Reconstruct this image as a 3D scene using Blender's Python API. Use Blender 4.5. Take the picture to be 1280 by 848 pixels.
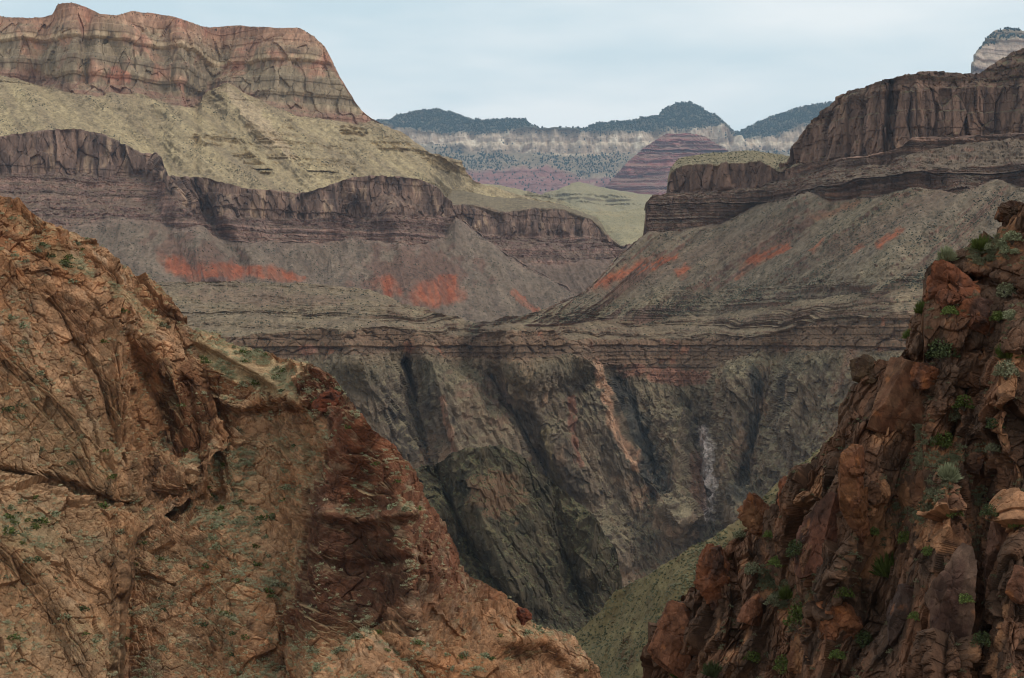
import bpy, math, random
import numpy as np

# ------------------------------------------------------------------ camera, sky, sun, exposure
for o in list(bpy.data.objects): bpy.data.objects.remove(o)
scn = bpy.context.scene
COL = scn.collection
R = math.radians
FPX, CX, CY = 1758.0, 640.0, 424.0          # focal length of the photograph in its own pixels

cam_d = bpy.data.cameras.new("camera"); cam = bpy.data.objects.new("camera", cam_d); COL.objects.link(cam)
cam_d.sensor_width = 36.0; cam_d.lens = 36.0 * FPX / 1280.0
cam_d.clip_start = 0.5; cam_d.clip_end = 60000
cam.location = (0, 0, 0); cam.rotation_euler = (R(90), 0, 0)
scn.camera = cam

SUN_EL, SUN_AZ = 50.0, 118.0                 # azimuth clockwise from +Y (the view direction): a bright patch of cloud to the right
world = bpy.data.worlds.new("World"); scn.world = world; world.use_nodes = True
nt = world.node_tree; nt.nodes.clear()
wo = nt.nodes.new("ShaderNodeOutputWorld"); bg = nt.nodes.new("ShaderNodeBackground")
sky = nt.nodes.new("ShaderNodeTexSky"); sky.sky_type = 'NISHITA'; sky.sun_disc = False
sky.sun_elevation = R(SUN_EL); sky.sun_rotation = R(SUN_AZ); sky.dust_density = 2.0
tc = nt.nodes.new("ShaderNodeTexCoord"); mp = nt.nodes.new("ShaderNodeMapping")
mp.inputs["Scale"].default_value = (1.6, 1.6, 7.0); mp.inputs["Rotation"].default_value = (0, R(9), 0)
nz = nt.nodes.new("ShaderNodeTexNoise"); nz.inputs["Scale"].default_value = 1.6; nz.inputs["Detail"].default_value = 5; nz.inputs["Roughness"].default_value = 0.5
rp = nt.nodes.new("ShaderNodeValToRGB")
rp.color_ramp.elements[0].position = 0.40; rp.color_ramp.elements[0].color = (6.2, 7.5, 7.9, 1)
rp.color_ramp.elements[1].position = 0.60; rp.color_ramp.elements[1].color = (9.0, 9.35, 9.2, 1)
mx = nt.nodes.new("ShaderNodeMix"); mx.data_type = 'RGBA'; mx.inputs["Factor"].default_value = 0.90
nt.links.new(tc.outputs["Generated"], mp.inputs["Vector"]); nt.links.new(mp.outputs["Vector"], nz.inputs["Vector"])
nt.links.new(nz.outputs["Fac"], rp.inputs["Fac"])
nt.links.new(sky.outputs["Color"], mx.inputs["A"]); nt.links.new(rp.outputs["Color"], mx.inputs["B"])
nt.links.new(mx.outputs["Result"], bg.inputs["Color"]); bg.inputs["Strength"].default_value = 0.1
nt.links.new(bg.outputs["Background"], wo.inputs["Surface"])

sun_d = bpy.data.lights.new("sun", 'SUN'); sun_d.energy = 1.0; sun_d.angle = R(18); sun_d.color = (1.0, 0.96, 0.9)
sun = bpy.data.objects.new("sun", sun_d); COL.objects.link(sun)
sun.rotation_euler = (R(90 - SUN_EL), 0, R(-SUN_AZ + 180)); sun.location = (0, -20, 60)
scn.view_settings.view_transform = 'Standard'; scn.view_settings.look = 'None'
scn.view_settings.gamma = 1.0; scn.view_settings.use_curve_mapping = False
scn.view_settings.exposure = 0.25
scn.cycles.max_bounces = 4; scn.cycles.diffuse_bounces = 3; scn.cycles.volume_bounces = 0
scn.cycles.use_denoising = True; scn.cycles.filter_width = 1.1

# ------------------------------------------------------------------ noise (numpy)
f32 = np.float32
def _h(ix, iy, iz, seed):
    h = (ix.astype(np.uint32) * np.uint32(374761393) + iy.astype(np.uint32) * np.uint32(668265263)
         + iz.astype(np.uint32) * np.uint32(2246822519) + np.uint32((seed * 3266489917) & 0xffffffff))
    h = (h ^ (h >> np.uint32(13))) * np.uint32(1274126177)
    h = (h ^ (h >> np.uint32(15))) * np.uint32(2654435761)
    return h ^ (h >> np.uint32(16))
def perlin(x, y, z, seed=0):
    x = np.asarray(x, f32); y = np.asarray(y, f32); z = np.asarray(z, f32)
    x, y, z = np.broadcast_arrays(x, y, z)
    xi = np.floor(x); yi = np.floor(y); zi = np.floor(z)
    fx = x - xi; fy = y - yi; fz = z - zi
    xi = xi.astype(np.int64); yi = yi.astype(np.int64); zi = zi.astype(np.int64)
    u = fx*fx*fx*(fx*(fx*6-15)+10); v = fy*fy*fy*(fy*(fy*6-15)+10); w = fz*fz*fz*(fz*(fz*6-15)+10)
    def g(dx, dy, dz):
        h = _h(xi+dx, yi+dy, zi+dz, seed)
        gx = (h & np.uint32(1023)).astype(f32)/511.5-1; gy = ((h >> np.uint32(10)) & np.uint32(1023)).astype(f32)/511.5-1
        gz = ((h >> np.uint32(20)) & np.uint32(1023)).astype(f32)/511.5-1
        return gx*(fx-dx)+gy*(fy-dy)+gz*(fz-dz)
    x00 = g(0,0,0)*(1-u)+g(1,0,0)*u; x10 = g(0,1,0)*(1-u)+g(1,1,0)*u
    x01 = g(0,0,1)*(1-u)+g(1,0,1)*u; x11 = g(0,1,1)*(1-u)+g(1,1,1)*u
    return (x00*(1-v)+x10*v)*(1-w)+(x01*(1-v)+x11*v)*w          # about -1..1
def fbm(x, y, z, oct=4, seed=0, gain=0.5):
    s = 0; a = 1.0; k = 1.0
    for i in range(oct):
        s = s + a*perlin(np.asarray(x)*k, np.asarray(y)*k, np.asarray(z)*k, seed+i*17); a *= gain; k *= 2.03
    return s
def ridged(x, y, z, oct=4, seed=0, gain=0.5):
    s = 0; a = 1.0; k = 1.0
    for i in range(oct):
        s = s + a*(1-2*np.abs(perlin(np.asarray(x)*k, np.asarray(y)*k, np.asarray(z)*k, seed+i*17))); a *= gain; k *= 2.03
    return s-0.6
def blocks(x, y, z, seed=0, BIAS=0.0):
    """Jointed rock: the cell of a jittered lattice each point lies in -> (random level, tilt, crack closeness)."""
    x = np.asarray(x, f32)-0.5; y = np.asarray(y, f32)-0.5; z = np.asarray(z, f32)-0.5
    x, y, z = np.broadcast_arrays(x, y, z)
    xi = np.floor(x).astype(np.int64); yi = np.floor(y).astype(np.int64); zi = np.floor(z).astype(np.int64)
    best = np.full(x.shape, 9, f32); second = np.full(x.shape, 9, f32)
    hb = np.zeros(x.shape, np.uint32); bx = np.zeros(x.shape, f32); by = bx.copy(); bz = bx.copy()
    for dx in (0, 1):
        for dy in (0, 1):
            for dz in (0, 1):
                cx, cy, cz = xi+dx, yi+dy, zi+dz
                h = _h(cx, cy, cz, seed)
                ox = x-(cx+((h & np.uint32(255)).astype(f32)/255-0.5)*0.8)
                oy = y-(cy+(((h >> np.uint32(8)) & np.uint32(255)).astype(f32)/255-0.5)*0.8)
                oz = z-(cz+(((h >> np.uint32(16)) & np.uint32(255)).astype(f32)/255-0.5)*0.8)
                d = ox*ox+oy*oy+oz*oz
                m = d < best
                second = np.where(m, best, np.minimum(second, d)); best = np.where(m, d, best)
                hb = np.where(m, h, hb); bx = np.where(m, ox, bx); by = np.where(m, oy, by); bz = np.where(m, oz, bz)
    h2 = _h(hb.astype(np.int64), xi*0, xi*0, seed+5)
    lev = (h2 & np.uint32(1023)).astype(f32)/511.5-1
    tx = ((h2 >> np.uint32(10)) & np.uint32(1023)).astype(f32)/511.5-1; tz = ((h2 >> np.uint32(20)) & np.uint32(1023)).astype(f32)/511.5-1
    crack = np.exp(-(np.sqrt(second)-np.sqrt(best))/0.06)
    return lev, bx*tx+bz*tz-BIAS*bz, crack
def smooth(a, b, x):
    t = np.clip((x-a)/(b-a+1e-9), 0, 1); return t*t*(3-2*t)
def layers(z, t, seed=0, soft=0.15):
    """Random value per bed of thickness t, with sharp steps between the beds."""
    q = np.asarray(z, f32)/t; i = np.floor(q); fr = q-i; i = i.astype(np.int64); o = i*0
    a = (_h(i, o, o, seed) & np.uint32(1023)).astype(f32)/511.5-1; b = (_h(i+1, o, o, seed) & np.uint32(1023)).astype(f32)/511.5-1
    return a+(b-a)*smooth(1-soft, 1, fr)
def terr(z, t, seed=0):
    """Saw that turns a slope into treads and risers; beds of uneven thickness."""
    q = np.asarray(z, f32)/t; q = q+0.35*np.sin(q*2.1+seed)+0.2*np.sin(q*4.7+seed*2); fr = q-np.floor(q)
    return fr-0.5
KG = np.array([0.86, 0.77, 0.70], f32)       # display colour of the survey -> base colour of the ground
def lin(r, g, b, k=1.0):
    c = np.array([r, g, b], f32)/255.0
    return (np.where(c <= 0.04045, c/12.92, ((c+0.055)/1.055)**2.4)*k*KG).astype(f32)
def mixc(a, b, t): return a+(b-a)*np.clip(t, 0, 1)[..., None]

# ------------------------------------------------------------------ object helpers
def tag(o, label=None, cat=None, group=None, kind=None):
    if label: o["label"] = label
    if cat: o["category"] = cat
    if group: o["group"] = group
    if kind: o["kind"] = kind
    return o
def new_mesh(name, verts, faces, mat, attrs=None, smooth_shade=False, parent=None):
    me = bpy.data.meshes.new(name)
    verts = np.ascontiguousarray(verts, f32); faces = np.ascontiguousarray(faces, np.int32)
    n, k = faces.shape
    me.vertices.add(len(verts)); me.vertices.foreach_set("co", verts.ravel())
    me.loops.add(n*k); me.loops.foreach_set("vertex_index", faces.ravel())
    me.polygons.add(n); me.polygons.foreach_set("loop_start", np.arange(0, n*k, k, dtype=np.int32))
    me.polygons.foreach_set("use_smooth", np.full(n, smooth_shade))
    me.update(calc_edges=True)
    for an, av in (attrs or {}).items():
        if av.ndim == 2:
            at = me.attributes.new(an, 'FLOAT_COLOR', 'POINT')
            c4 = np.ones((len(verts), 4), f32); c4[:, :3] = av; at.data.foreach_set("color", c4.ravel())
        else:
            at = me.attributes.new(an, 'FLOAT', 'POINT'); at.data.foreach_set("value", np.ascontiguousarray(av, f32))
    me.materials.append(mat)
    o = bpy.data.objects.new(name, me); COL.objects.link(o)
    if parent: o.parent = parent
    return o

def rock_material(name, scale, mottle=0.35, bump=0.0, streak=(1, 1, 1), speck=0.0, speck_col=(0.04, 0.05, 0.03), speck_scale=1.0, rough=0.95, facet=0.0, turn=0.0):
    """Rock whose formation colour is an attribute of the terrain, with procedural mottling, scrub specks and grain on top (metres)."""
    m = bpy.data.materials.new(name); m.use_nodes = True; t = m.node_tree; N = t.nodes; L = t.links
    b = N["Principled BSDF"]; b.inputs["Roughness"].default_value = rough; b.inputs["Specular IOR Level"].default_value = 0.15
    at = N.new("ShaderNodeAttribute"); at.attribute_name = "albedo"
    co = N.new("ShaderNodeTexCoord"); ma = N.new("ShaderNodeMapping"); ma.inputs["Scale"].default_value = streak
    L.new(co.outputs["Object"], ma.inputs["Vector"])
    n1 = N.new("ShaderNodeTexNoise"); n1.inputs["Scale"].default_value = 1.0/scale; n1.inputs["Detail"].default_value = 6; n1.inputs["Roughness"].default_value = 0.78
    L.new(ma.outputs["Vector"], n1.inputs["Vector"])
    mr = N.new("ShaderNodeMapRange"); mr.inputs["From Min"].default_value = 0.28; mr.inputs["From Max"].default_value = 0.72
    mr.inputs["To Min"].default_value = 1-mottle; mr.inputs["To Max"].default_value = 1+mottle
    L.new(n1.outputs["Fac"], mr.inputs["Value"])
    mu = N.new("ShaderNodeVectorMath"); mu.operation = 'MULTIPLY'
    L.new(at.outputs["Color"], mu.inputs[0]); L.new(mr.outputs["Result"], mu.inputs[1])
    out = mu.outputs["Vector"]
    if speck > 0:
        va = N.new("ShaderNodeAttribute"); va.attribute_name = "veg"
        vo = N.new("ShaderNodeTexNoise"); vo.inputs["Scale"].default_value = 1.0/speck_scale; vo.inputs["Detail"].default_value = 2
        L.new(co.outputs["Object"], vo.inputs["Vector"])
        m2 = N.new("ShaderNodeMapRange"); m2.inputs["From Min"].default_value = 0.57; m2.inputs["From Max"].default_value = 0.62
        L.new(vo.outputs["Fac"], m2.inputs["Value"])
        m3 = N.new("ShaderNodeMath"); m3.operation = 'MULTIPLY'; L.new(m2.outputs["Result"], m3.inputs[0]); L.new(va.outputs["Fac"], m3.inputs[1])
        m4 = N.new("ShaderNodeMath"); m4.operation = 'MULTIPLY'; L.new(m3.outputs[0], m4.inputs[0]); m4.inputs[1].default_value = speck
        mm = N.new("ShaderNodeMix"); mm.data_type = 'RGBA'; L.new(m4.outputs[0], mm.inputs["Factor"]); L.new(out, mm.inputs["A"]); mm.inputs["B"].default_value = (*speck_col, 1)
        out = mm.outputs["Result"]
    L.new(out, b.inputs["Base Color"])
    fv = None
    if facet > 0:
        ro = N.new("ShaderNodeMapping"); ro.inputs["Rotation"].default_value = (0, R(turn), 0)
        sq = N.new("ShaderNodeMapping"); sq.inputs["Scale"].default_value = (0.45, 0.7, 1.3)
        wn = N.new("ShaderNodeTexNoise"); wn.inputs["Scale"].default_value = .7/facet; wn.inputs["Detail"].default_value = 3
        wm = N.new("ShaderNodeVectorMath"); wm.operation = 'MULTIPLY_ADD'; wm.inputs[1].default_value = (facet*.8,)*3
        L.new(co.outputs["Object"], ro.inputs["Vector"]); L.new(ro.outputs["Vector"], wn.inputs["Vector"])
        L.new(wn.outputs["Color"], wm.inputs[0]); L.new(ro.outputs["Vector"], wm.inputs[2]); L.new(wm.outputs["Vector"], sq.inputs["Vector"])
        hs = []
        for fs in (1.0, 0.36):
            vv = N.new("ShaderNodeTexVoronoi"); vv.inputs["Scale"].default_value = 1/(facet*fs); L.new(sq.outputs["Vector"], vv.inputs["Vector"])
            hs.append(vv)
        sx = N.new("ShaderNodeSeparateColor"); L.new(hs[0].outputs["Color"], sx.inputs["Color"])
        sy = N.new("ShaderNodeSeparateColor"); L.new(hs[1].outputs["Color"], sy.inputs["Color"])
        ad = N.new("ShaderNodeMath"); ad.operation = 'MULTIPLY_ADD'; ad.inputs[1].default_value = .45
        L.new(sy.outputs["Red"], ad.inputs[0]); L.new(sx.outputs["Red"], ad.inputs[2]); fv = ad.outputs[0]
        fm = N.new("ShaderNodeMapRange"); fm.inputs["From Max"].default_value = 1.45; fm.inputs["To Min"].default_value = .72; fm.inputs["To Max"].default_value = 1.3; L.new(fv, fm.inputs["Value"])
        fx = N.new("ShaderNodeVectorMath"); fx.operation = 'MULTIPLY'; L.new(out, fx.inputs[0]); L.new(fm.outputs["Result"], fx.inputs[1])
        L.new(fx.outputs["Vector"], b.inputs["Base Color"])
    if bump > 0:
        n2 = N.new("ShaderNodeTexNoise"); n2.inputs["Scale"].default_value = 3.0/scale; n2.inputs["Detail"].default_value = 5; n2.inputs["Roughness"].default_value = 0.7
        L.new(ma.outputs["Vector"], n2.inputs["Vector"])
        bp = N.new("ShaderNodeBump"); bp.inputs["Strength"].default_value = 0.8; bp.inputs["Distance"].default_value = bump
        L.new(n2.outputs["Fac"], bp.inputs["Height"])
        if fv is not None:
            hm = N.new("ShaderNodeMath"); hm.operation = 'MULTIPLY_ADD'; hm.inputs[1].default_value = .8; L.new(fv, hm.inputs[0]); L.new(n2.outputs["Fac"], hm.inputs[2]); L.new(hm.outputs[0], bp.inputs["Height"])
        L.new(bp.outputs["Normal"], b.inputs["Normal"])
    return m
def leaf_material(name, c1, c2, scale):
    m = bpy.data.materials.new(name); m.use_nodes = True; t = m.node_tree; N = t.nodes; L = t.links
    b = N["Principled BSDF"]; b.inputs["Roughness"].default_value = 0.8; b.inputs["Specular IOR Level"].default_value = 0.15
    g = N.new("ShaderNodeNewGeometry"); n = N.new("ShaderNodeTexNoise"); n.inputs["Scale"].default_value = 1.0/scale; n.inputs["Detail"].default_value = 3
    L.new(g.outputs["Position"], n.inputs["Vector"])
    r = N.new("ShaderNodeValToRGB"); r.color_ramp.elements[0].position = 0.35; r.color_ramp.elements[1].position = 0.65
    r.color_ramp.elements[0].color = (*c1, 1); r.color_ramp.elements[1].color = (*c2, 1)
    L.new(n.outputs["Fac"], r.inputs["Fac"]); L.new(r.outputs["Color"], b.inputs["Base Color"])
    return m

# ------------------------------------------------------------------ terrain builder
def I(pts, x):
    p = np.asarray(pts, float); return np.interp(x, p[:, 0], p[:, 1])
class Surf:
    """A landform surveyed as contour rows (bearing, elevation) from the viewpoint; the distance of each row follows from the distance of
    the foot and the true slope of the ground between rows, so cliffs stand steep, talus lies at 30 degrees and terraces run flat."""
    def __init__(s, x0, x1, step, rows, foot, slopes, jit=1.2, seed=1, back=60, drop=0.25, maxd=400, ext=(0, 0)):
        xs = np.concatenate([np.arange(x0-ext[0], x0, step*5), np.arange(x0, x1+step, step), np.arange(x1+step*3, x1+ext[1]+1, step*5) if ext[1] else []]); s.xs = xs; n = len(xs)
        Y = []
        for k, r in enumerate(rows):
            y = I(r, xs)
            if jit: y = y+jit*(fbm(xs/9.0, k*7.3+seed, 0.5, 3, seed+k)+1.3*perlin(xs/31.0, k*3.1, seed, seed))
            if k: y = np.minimum(y, Y[-1]-0.25)
            Y.append(y)
        s.Y = np.array(Y); D = [foot(xs) if callable(foot) else I(foot, xs)]
        for k in range(1, len(rows)):
            sl = slopes[k-1]; sl = np.radians(I(sl, xs) if isinstance(sl, list) else np.full(n, float(sl)))
            t0 = (CY-Y[k-1])/FPX; t1 = (CY-Y[k])/FPX; tn = np.maximum(np.tan(sl), t1+0.05)
            d = (t0-tn)*D[-1]/(t1-tn); D.append(np.clip(d, D[-1]*0.98, D[-1]+maxd))
        kk = np.ones(25)/25
        D = [np.convolve(np.pad(d, 12, mode='edge'), kk, 'valid') for d in D]
        s.D = np.array(D); s.seed = seed
        gy, gd, gs = [], [], []
        for k in range(len(rows)-1):
            m = max(2, int(np.ceil((s.Y[k]-s.Y[k+1]).max()/step)))
            for j in range(m):
                t = j/m; gy.append(s.Y[k]*(1-t)+s.Y[k+1]*t); gs.append(np.full(n, k+t))
                # straight in space between the two rows
                w = t; z = (CY-gy[-1])/FPX
                za, zb = (CY-s.Y[k])/FPX*s.D[k], (CY-s.Y[k+1])/FPX*s.D[k+1]
                den = (zb-za)-z*(s.D[k+1]-s.D[k]); q = np.where(np.abs(den) > 1e-6, (z*s.D[k]-za)/np.where(np.abs(den) > 1e-6, den, 1), t)
                gd.append(s.D[k]+np.clip(q, 0, 1)*(s.D[k+1]-s.D[k]))
        gy.append(s.Y[-1]); gd.append(s.D[-1]); gs.append(np.full(n, len(rows)-1.0))
        s.PY = np.array(gy, f32); s.DD = np.array(gd, f32); s.S = np.array(gs, f32); s.PX = np.broadcast_to(xs.astype(f32), s.PY.shape)
        s.back, s.drop = back, drop
        s.update()
    def update(s):
        s.X = (s.PX-CX)/FPX*s.DD; s.Y3 = s.DD.copy(); s.Z = (CY-s.PY)/FPX*s.DD
    def rowD(s, k, off=0.0): return lambda x: np.interp(x, s.xs, s.D[k])+off
    def relief(s, poly, w, amp, prof='gauss', fade=12):
        """Buttress (amp > 0, towards the viewer) or ravine along a line; metres."""
        d, side, _ = s.dist(poly)
        if prof == 'gauss': v = np.exp(-(d/w)**2)
        elif prof == 'exp': v = np.exp(-d/w)
        else: v = np.exp(-np.maximum(side, 0)/(w*8))*smooth(-w, w, side)*np.exp(-(np.maximum(d-np.abs(side), 0)/fade)**2)
        s.DD = s.DD-amp*v.astype(f32)
    def dist(s, poly, wob=0.0):
        px, py = s.PX, s.PY
        if wob:
            px = px+wob*fbm(s.PX/14, s.PY/14, 3.3, 3, 91); py = py+wob*fbm(s.PX/14, s.PY/14, 8.3, 3, 92)
        best = np.full(s.PX.shape, 1e9, f32); side = best.copy(); along = np.zeros(s.PX.shape, f32)
        tot = 0
        for (ax, ay), (bx, by) in zip(poly[:-1], poly[1:]):
            ux, uy = bx-ax, by-ay; L2 = ux*ux+uy*uy; L = math.sqrt(L2)
            t = np.clip(((px-ax)*ux+(py-ay)*uy)/L2, 0, 1)
            d = np.hypot(px-ax-t*ux, py-ay-t*uy); m = d < best
            best = np.where(m, d, best); side = np.where(m, ((px-ax)*uy-(py-ay)*ux)/L, side); along = np.where(m, tot+t*L, along); tot += L
        return best, side, along/tot
    def ell(s, cx, cy, rx, ry, rot=0, wob=0.5, soft=.3):
        c, q = math.cos(R(rot)), math.sin(R(rot)); dx, dy = s.PX-cx, s.PY-cy
        d = np.hypot((dx*c+dy*q)/rx, (-dx*q+dy*c)/ry)+wob*fbm(s.PX/16, s.PY/16, cx, 4, 71)
        return 1-smooth(1.05-soft, 1.05, d)
    def band(s, a, b, soft=0.12): return smooth(a-soft, a+soft, s.S)*(1-smooth(b-soft, b+soft, s.S))
    def normals(s, blur=0):
        P = np.stack([s.X, s.Y3, s.Z], -1)
        if blur:
            for _ in range(blur):
                P = P.copy(); P[1:-1] = (P[:-2]+2*P[1:-1]+P[2:])/4; P[:, 1:-1] = (P[:, :-2]+2*P[:, 1:-1]+P[:, 2:])/4
        du = np.gradient(P, axis=1); dv = np.gradient(P, axis=0); n = np.cross(du, dv)
        l = np.linalg.norm(n, axis=-1, keepdims=True); n = np.where(l > 1e-9, n/np.maximum(l, 1e-9), np.array([0, -.7, .7], f32))
        f = np.sum(n*P, -1, keepdims=True) > 0
        return np.where(f, -n, n).astype(f32)
    def push(s, d, n=None):
        n = s.N if n is None else n
        s.X = s.X+n[..., 0]*d; s.Y3 = s.Y3+n[..., 1]*d; s.Z = s.Z+n[..., 2]*d
    def push_out(s, d):
        """Horizontally out of the slope."""
        h = s.N[..., :2].copy(); l = np.linalg.norm(h, axis=-1, keepdims=True); h = h/np.maximum(l, 0.25)
        s.X = s.X+h[..., 0]*d; s.Y3 = s.Y3+h[..., 1]*d
    def prepare(s, blur=3, lean=.45):
        s.update(); n = s.normals(2); c = np.concatenate([np.zeros((1,)+n.shape[1:], f32), np.cumsum(n, 0)]); k = 5+4*blur
        i = np.arange(n.shape[0]); a_, b_ = np.maximum(i-k, 0), np.minimum(i+k+1, n.shape[0]); n = (c[b_]-c[a_])/(b_-a_)[:, None, None]
        c = np.concatenate([np.zeros((n.shape[0], 1, 3), f32), np.cumsum(n, 1)], 1)
        i = np.arange(n.shape[1]); a_, b_ = np.maximum(i-k, 0), np.minimum(i+k+1, n.shape[1]); n = (c[:, b_]-c[:, a_])/(b_-a_)[None, :, None]
        v = np.stack([-s.X, -s.Y3, -s.Z], -1); v /= np.linalg.norm(v, axis=-1, keepdims=True)
        n = n/np.maximum(np.linalg.norm(n, axis=-1, keepdims=True), 1e-6)+lean*v
        s.N = (n/np.linalg.norm(n, axis=-1, keepdims=True)).astype(f32)
    def mesh(s, name, mat, albedo, veg=None, smooth_shade=False):
        P = np.stack([s.X, s.Y3, s.Z], -1); A = albedo.astype(f32)
        V = np.zeros(s.X.shape, f32) if veg is None else veg.astype(f32)
        b = P[-1].copy(); b[:, 0] *= 1+s.back/b[:, 1]; b[:, 1] += s.back; b[:, 2] -= s.back*s.drop
        P = np.concatenate([P, b[None]]); A = np.concatenate([A, A[-1:]]); V = np.concatenate([V, V[-1:]])
        r, c = P.shape[:2]; i = np.arange(r*c).reshape(r, c)
        F = np.stack([i[:-1, :-1], i[:-1, 1:], i[1:, 1:], i[1:, :-1]], -1).reshape(-1, 4)
        o = new_mesh(name, P.reshape(-1, 3), F, mat, {"albedo": np.clip(A.reshape(-1, 3), 0.005, 0.9), "veg": V.ravel()}, smooth_shade)
        s.obj = o
        return o
    def sample(s, dens, n, rng):
        """n random points on the finished surface, by density per picture area."""
        p = np.clip(dens, 0, None).astype(float).ravel()
        dy = np.abs(np.gradient(s.PY, axis=0)).ravel(); p = p*dy; p = p/p.sum()
        k = rng.choice(len(p), n, p=p)
        return np.stack([s.X.ravel()[k], s.Y3.ravel()[k], s.Z.ravel()[k]], -1), k
    def at(s, px, py):
        d = (s.PX-px)**2+(s.PY-py)**2; k = int(np.argmin(d))
        return np.array([s.X.ravel()[k], s.Y3.ravel()[k], s.Z.ravel()[k]])

def ico(sub):
    import bmesh
    bm = bmesh.new(); bmesh.ops.create_icosphere(bm, subdivisions=sub, radius=1.0)
    v = np.array([x.co[:] for x in bm.verts], f32); f = np.array([[x.index for x in q.verts] for q in bm.faces], np.int32); bm.free()
    return v, f
ICO1, ICO2 = ico(1), ico(2)
def scatter_mesh(name, pts, size, base, mat, rng, squash=0.75, sink=0.2):
    """Many small clumps as one ground cover mesh."""
    v, f = base; n = len(pts)
    sc = np.asarray(size, f32).reshape(-1, 1, 1)*np.ones((n, 1, 1), f32)
    a = rng.random(n)*6.283; c, q = np.cos(a)[:, None], np.sin(a)[:, None]
    jit = 1+0.35*(rng.random((n, len(v), 1)).astype(f32)-0.5)*2
    vv = v[None]*jit
    x = vv[..., 0]*c-vv[..., 1]*q; y = vv[..., 0]*q+vv[..., 1]*c; z = vv[..., 2]*squash+squash*(1-2*sink)
    P = np.stack([x, y, z], -1)*sc+pts[:, None, :].astype(f32)
    F = (f[None]+(np.arange(n)*len(v))[:, None, None]).reshape(-1, f.shape[1])
    return new_mesh(name, P.reshape(-1, 3), F, mat)
HAZE = True
RNG = np.random.default_rng(11)
W3 = lambda c, *ix: np.stack([c*0+i for i in ix], -1)

# ------------------------------------------------------------------ the far side of the canyon (7 to 11 km)
NZ = lambda s: s.normals(1)[..., 2]
SPK = (0.062, 0.058, 0.040)
m_far = rock_material("far_cliff_rock", 40, 0.35, 6.0)
m_mid = rock_material("slope_rock", 7, 0.3, 1.0, speck=0.5, speck_col=SPK, speck_scale=4.0)
m_cliff = rock_material("cliff_rock", 6, 0.34, 0.8, facet=7.0, turn=80, streak=(1, 1, 0.3), speck=0.45, speck_col=SPK, speck_scale=3.2)
m_schist = rock_material("schist_rock", 4, 0.38, 1.3, facet=5.0, turn=-68, streak=(1.4, 1.4, 0.4), speck=0.5, speck_col=SPK, speck_scale=2.4)
m_granite = rock_material("granite_rock", 0.8, 0.42, 0.2, facet=0.9, turn=38)
m_near = rock_material("dark_granite_rock", 0.35, 0.4, 0.05, facet=.42, turn=-65)

def strat(s, c1, c2, t, seed, warp=0.5):
    w = warp*t*fbm(s.X/(t*9), s.Y3/(t*9), s.Z/(t*9), 3, seed)
    return mixc(W3(s.Z, *c1), W3(s.Z, *c2), 0.5+0.5*layers(s.Z+w, t, seed, 0.3))
def patches(s, A, col, scale, lo, hi, seed, oct=4):
    return mixc(A, W3(s.Z, *col), smooth(lo, hi, fbm(s.X/scale, s.Y3/scale, s.Z/scale, oct, seed)))

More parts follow.
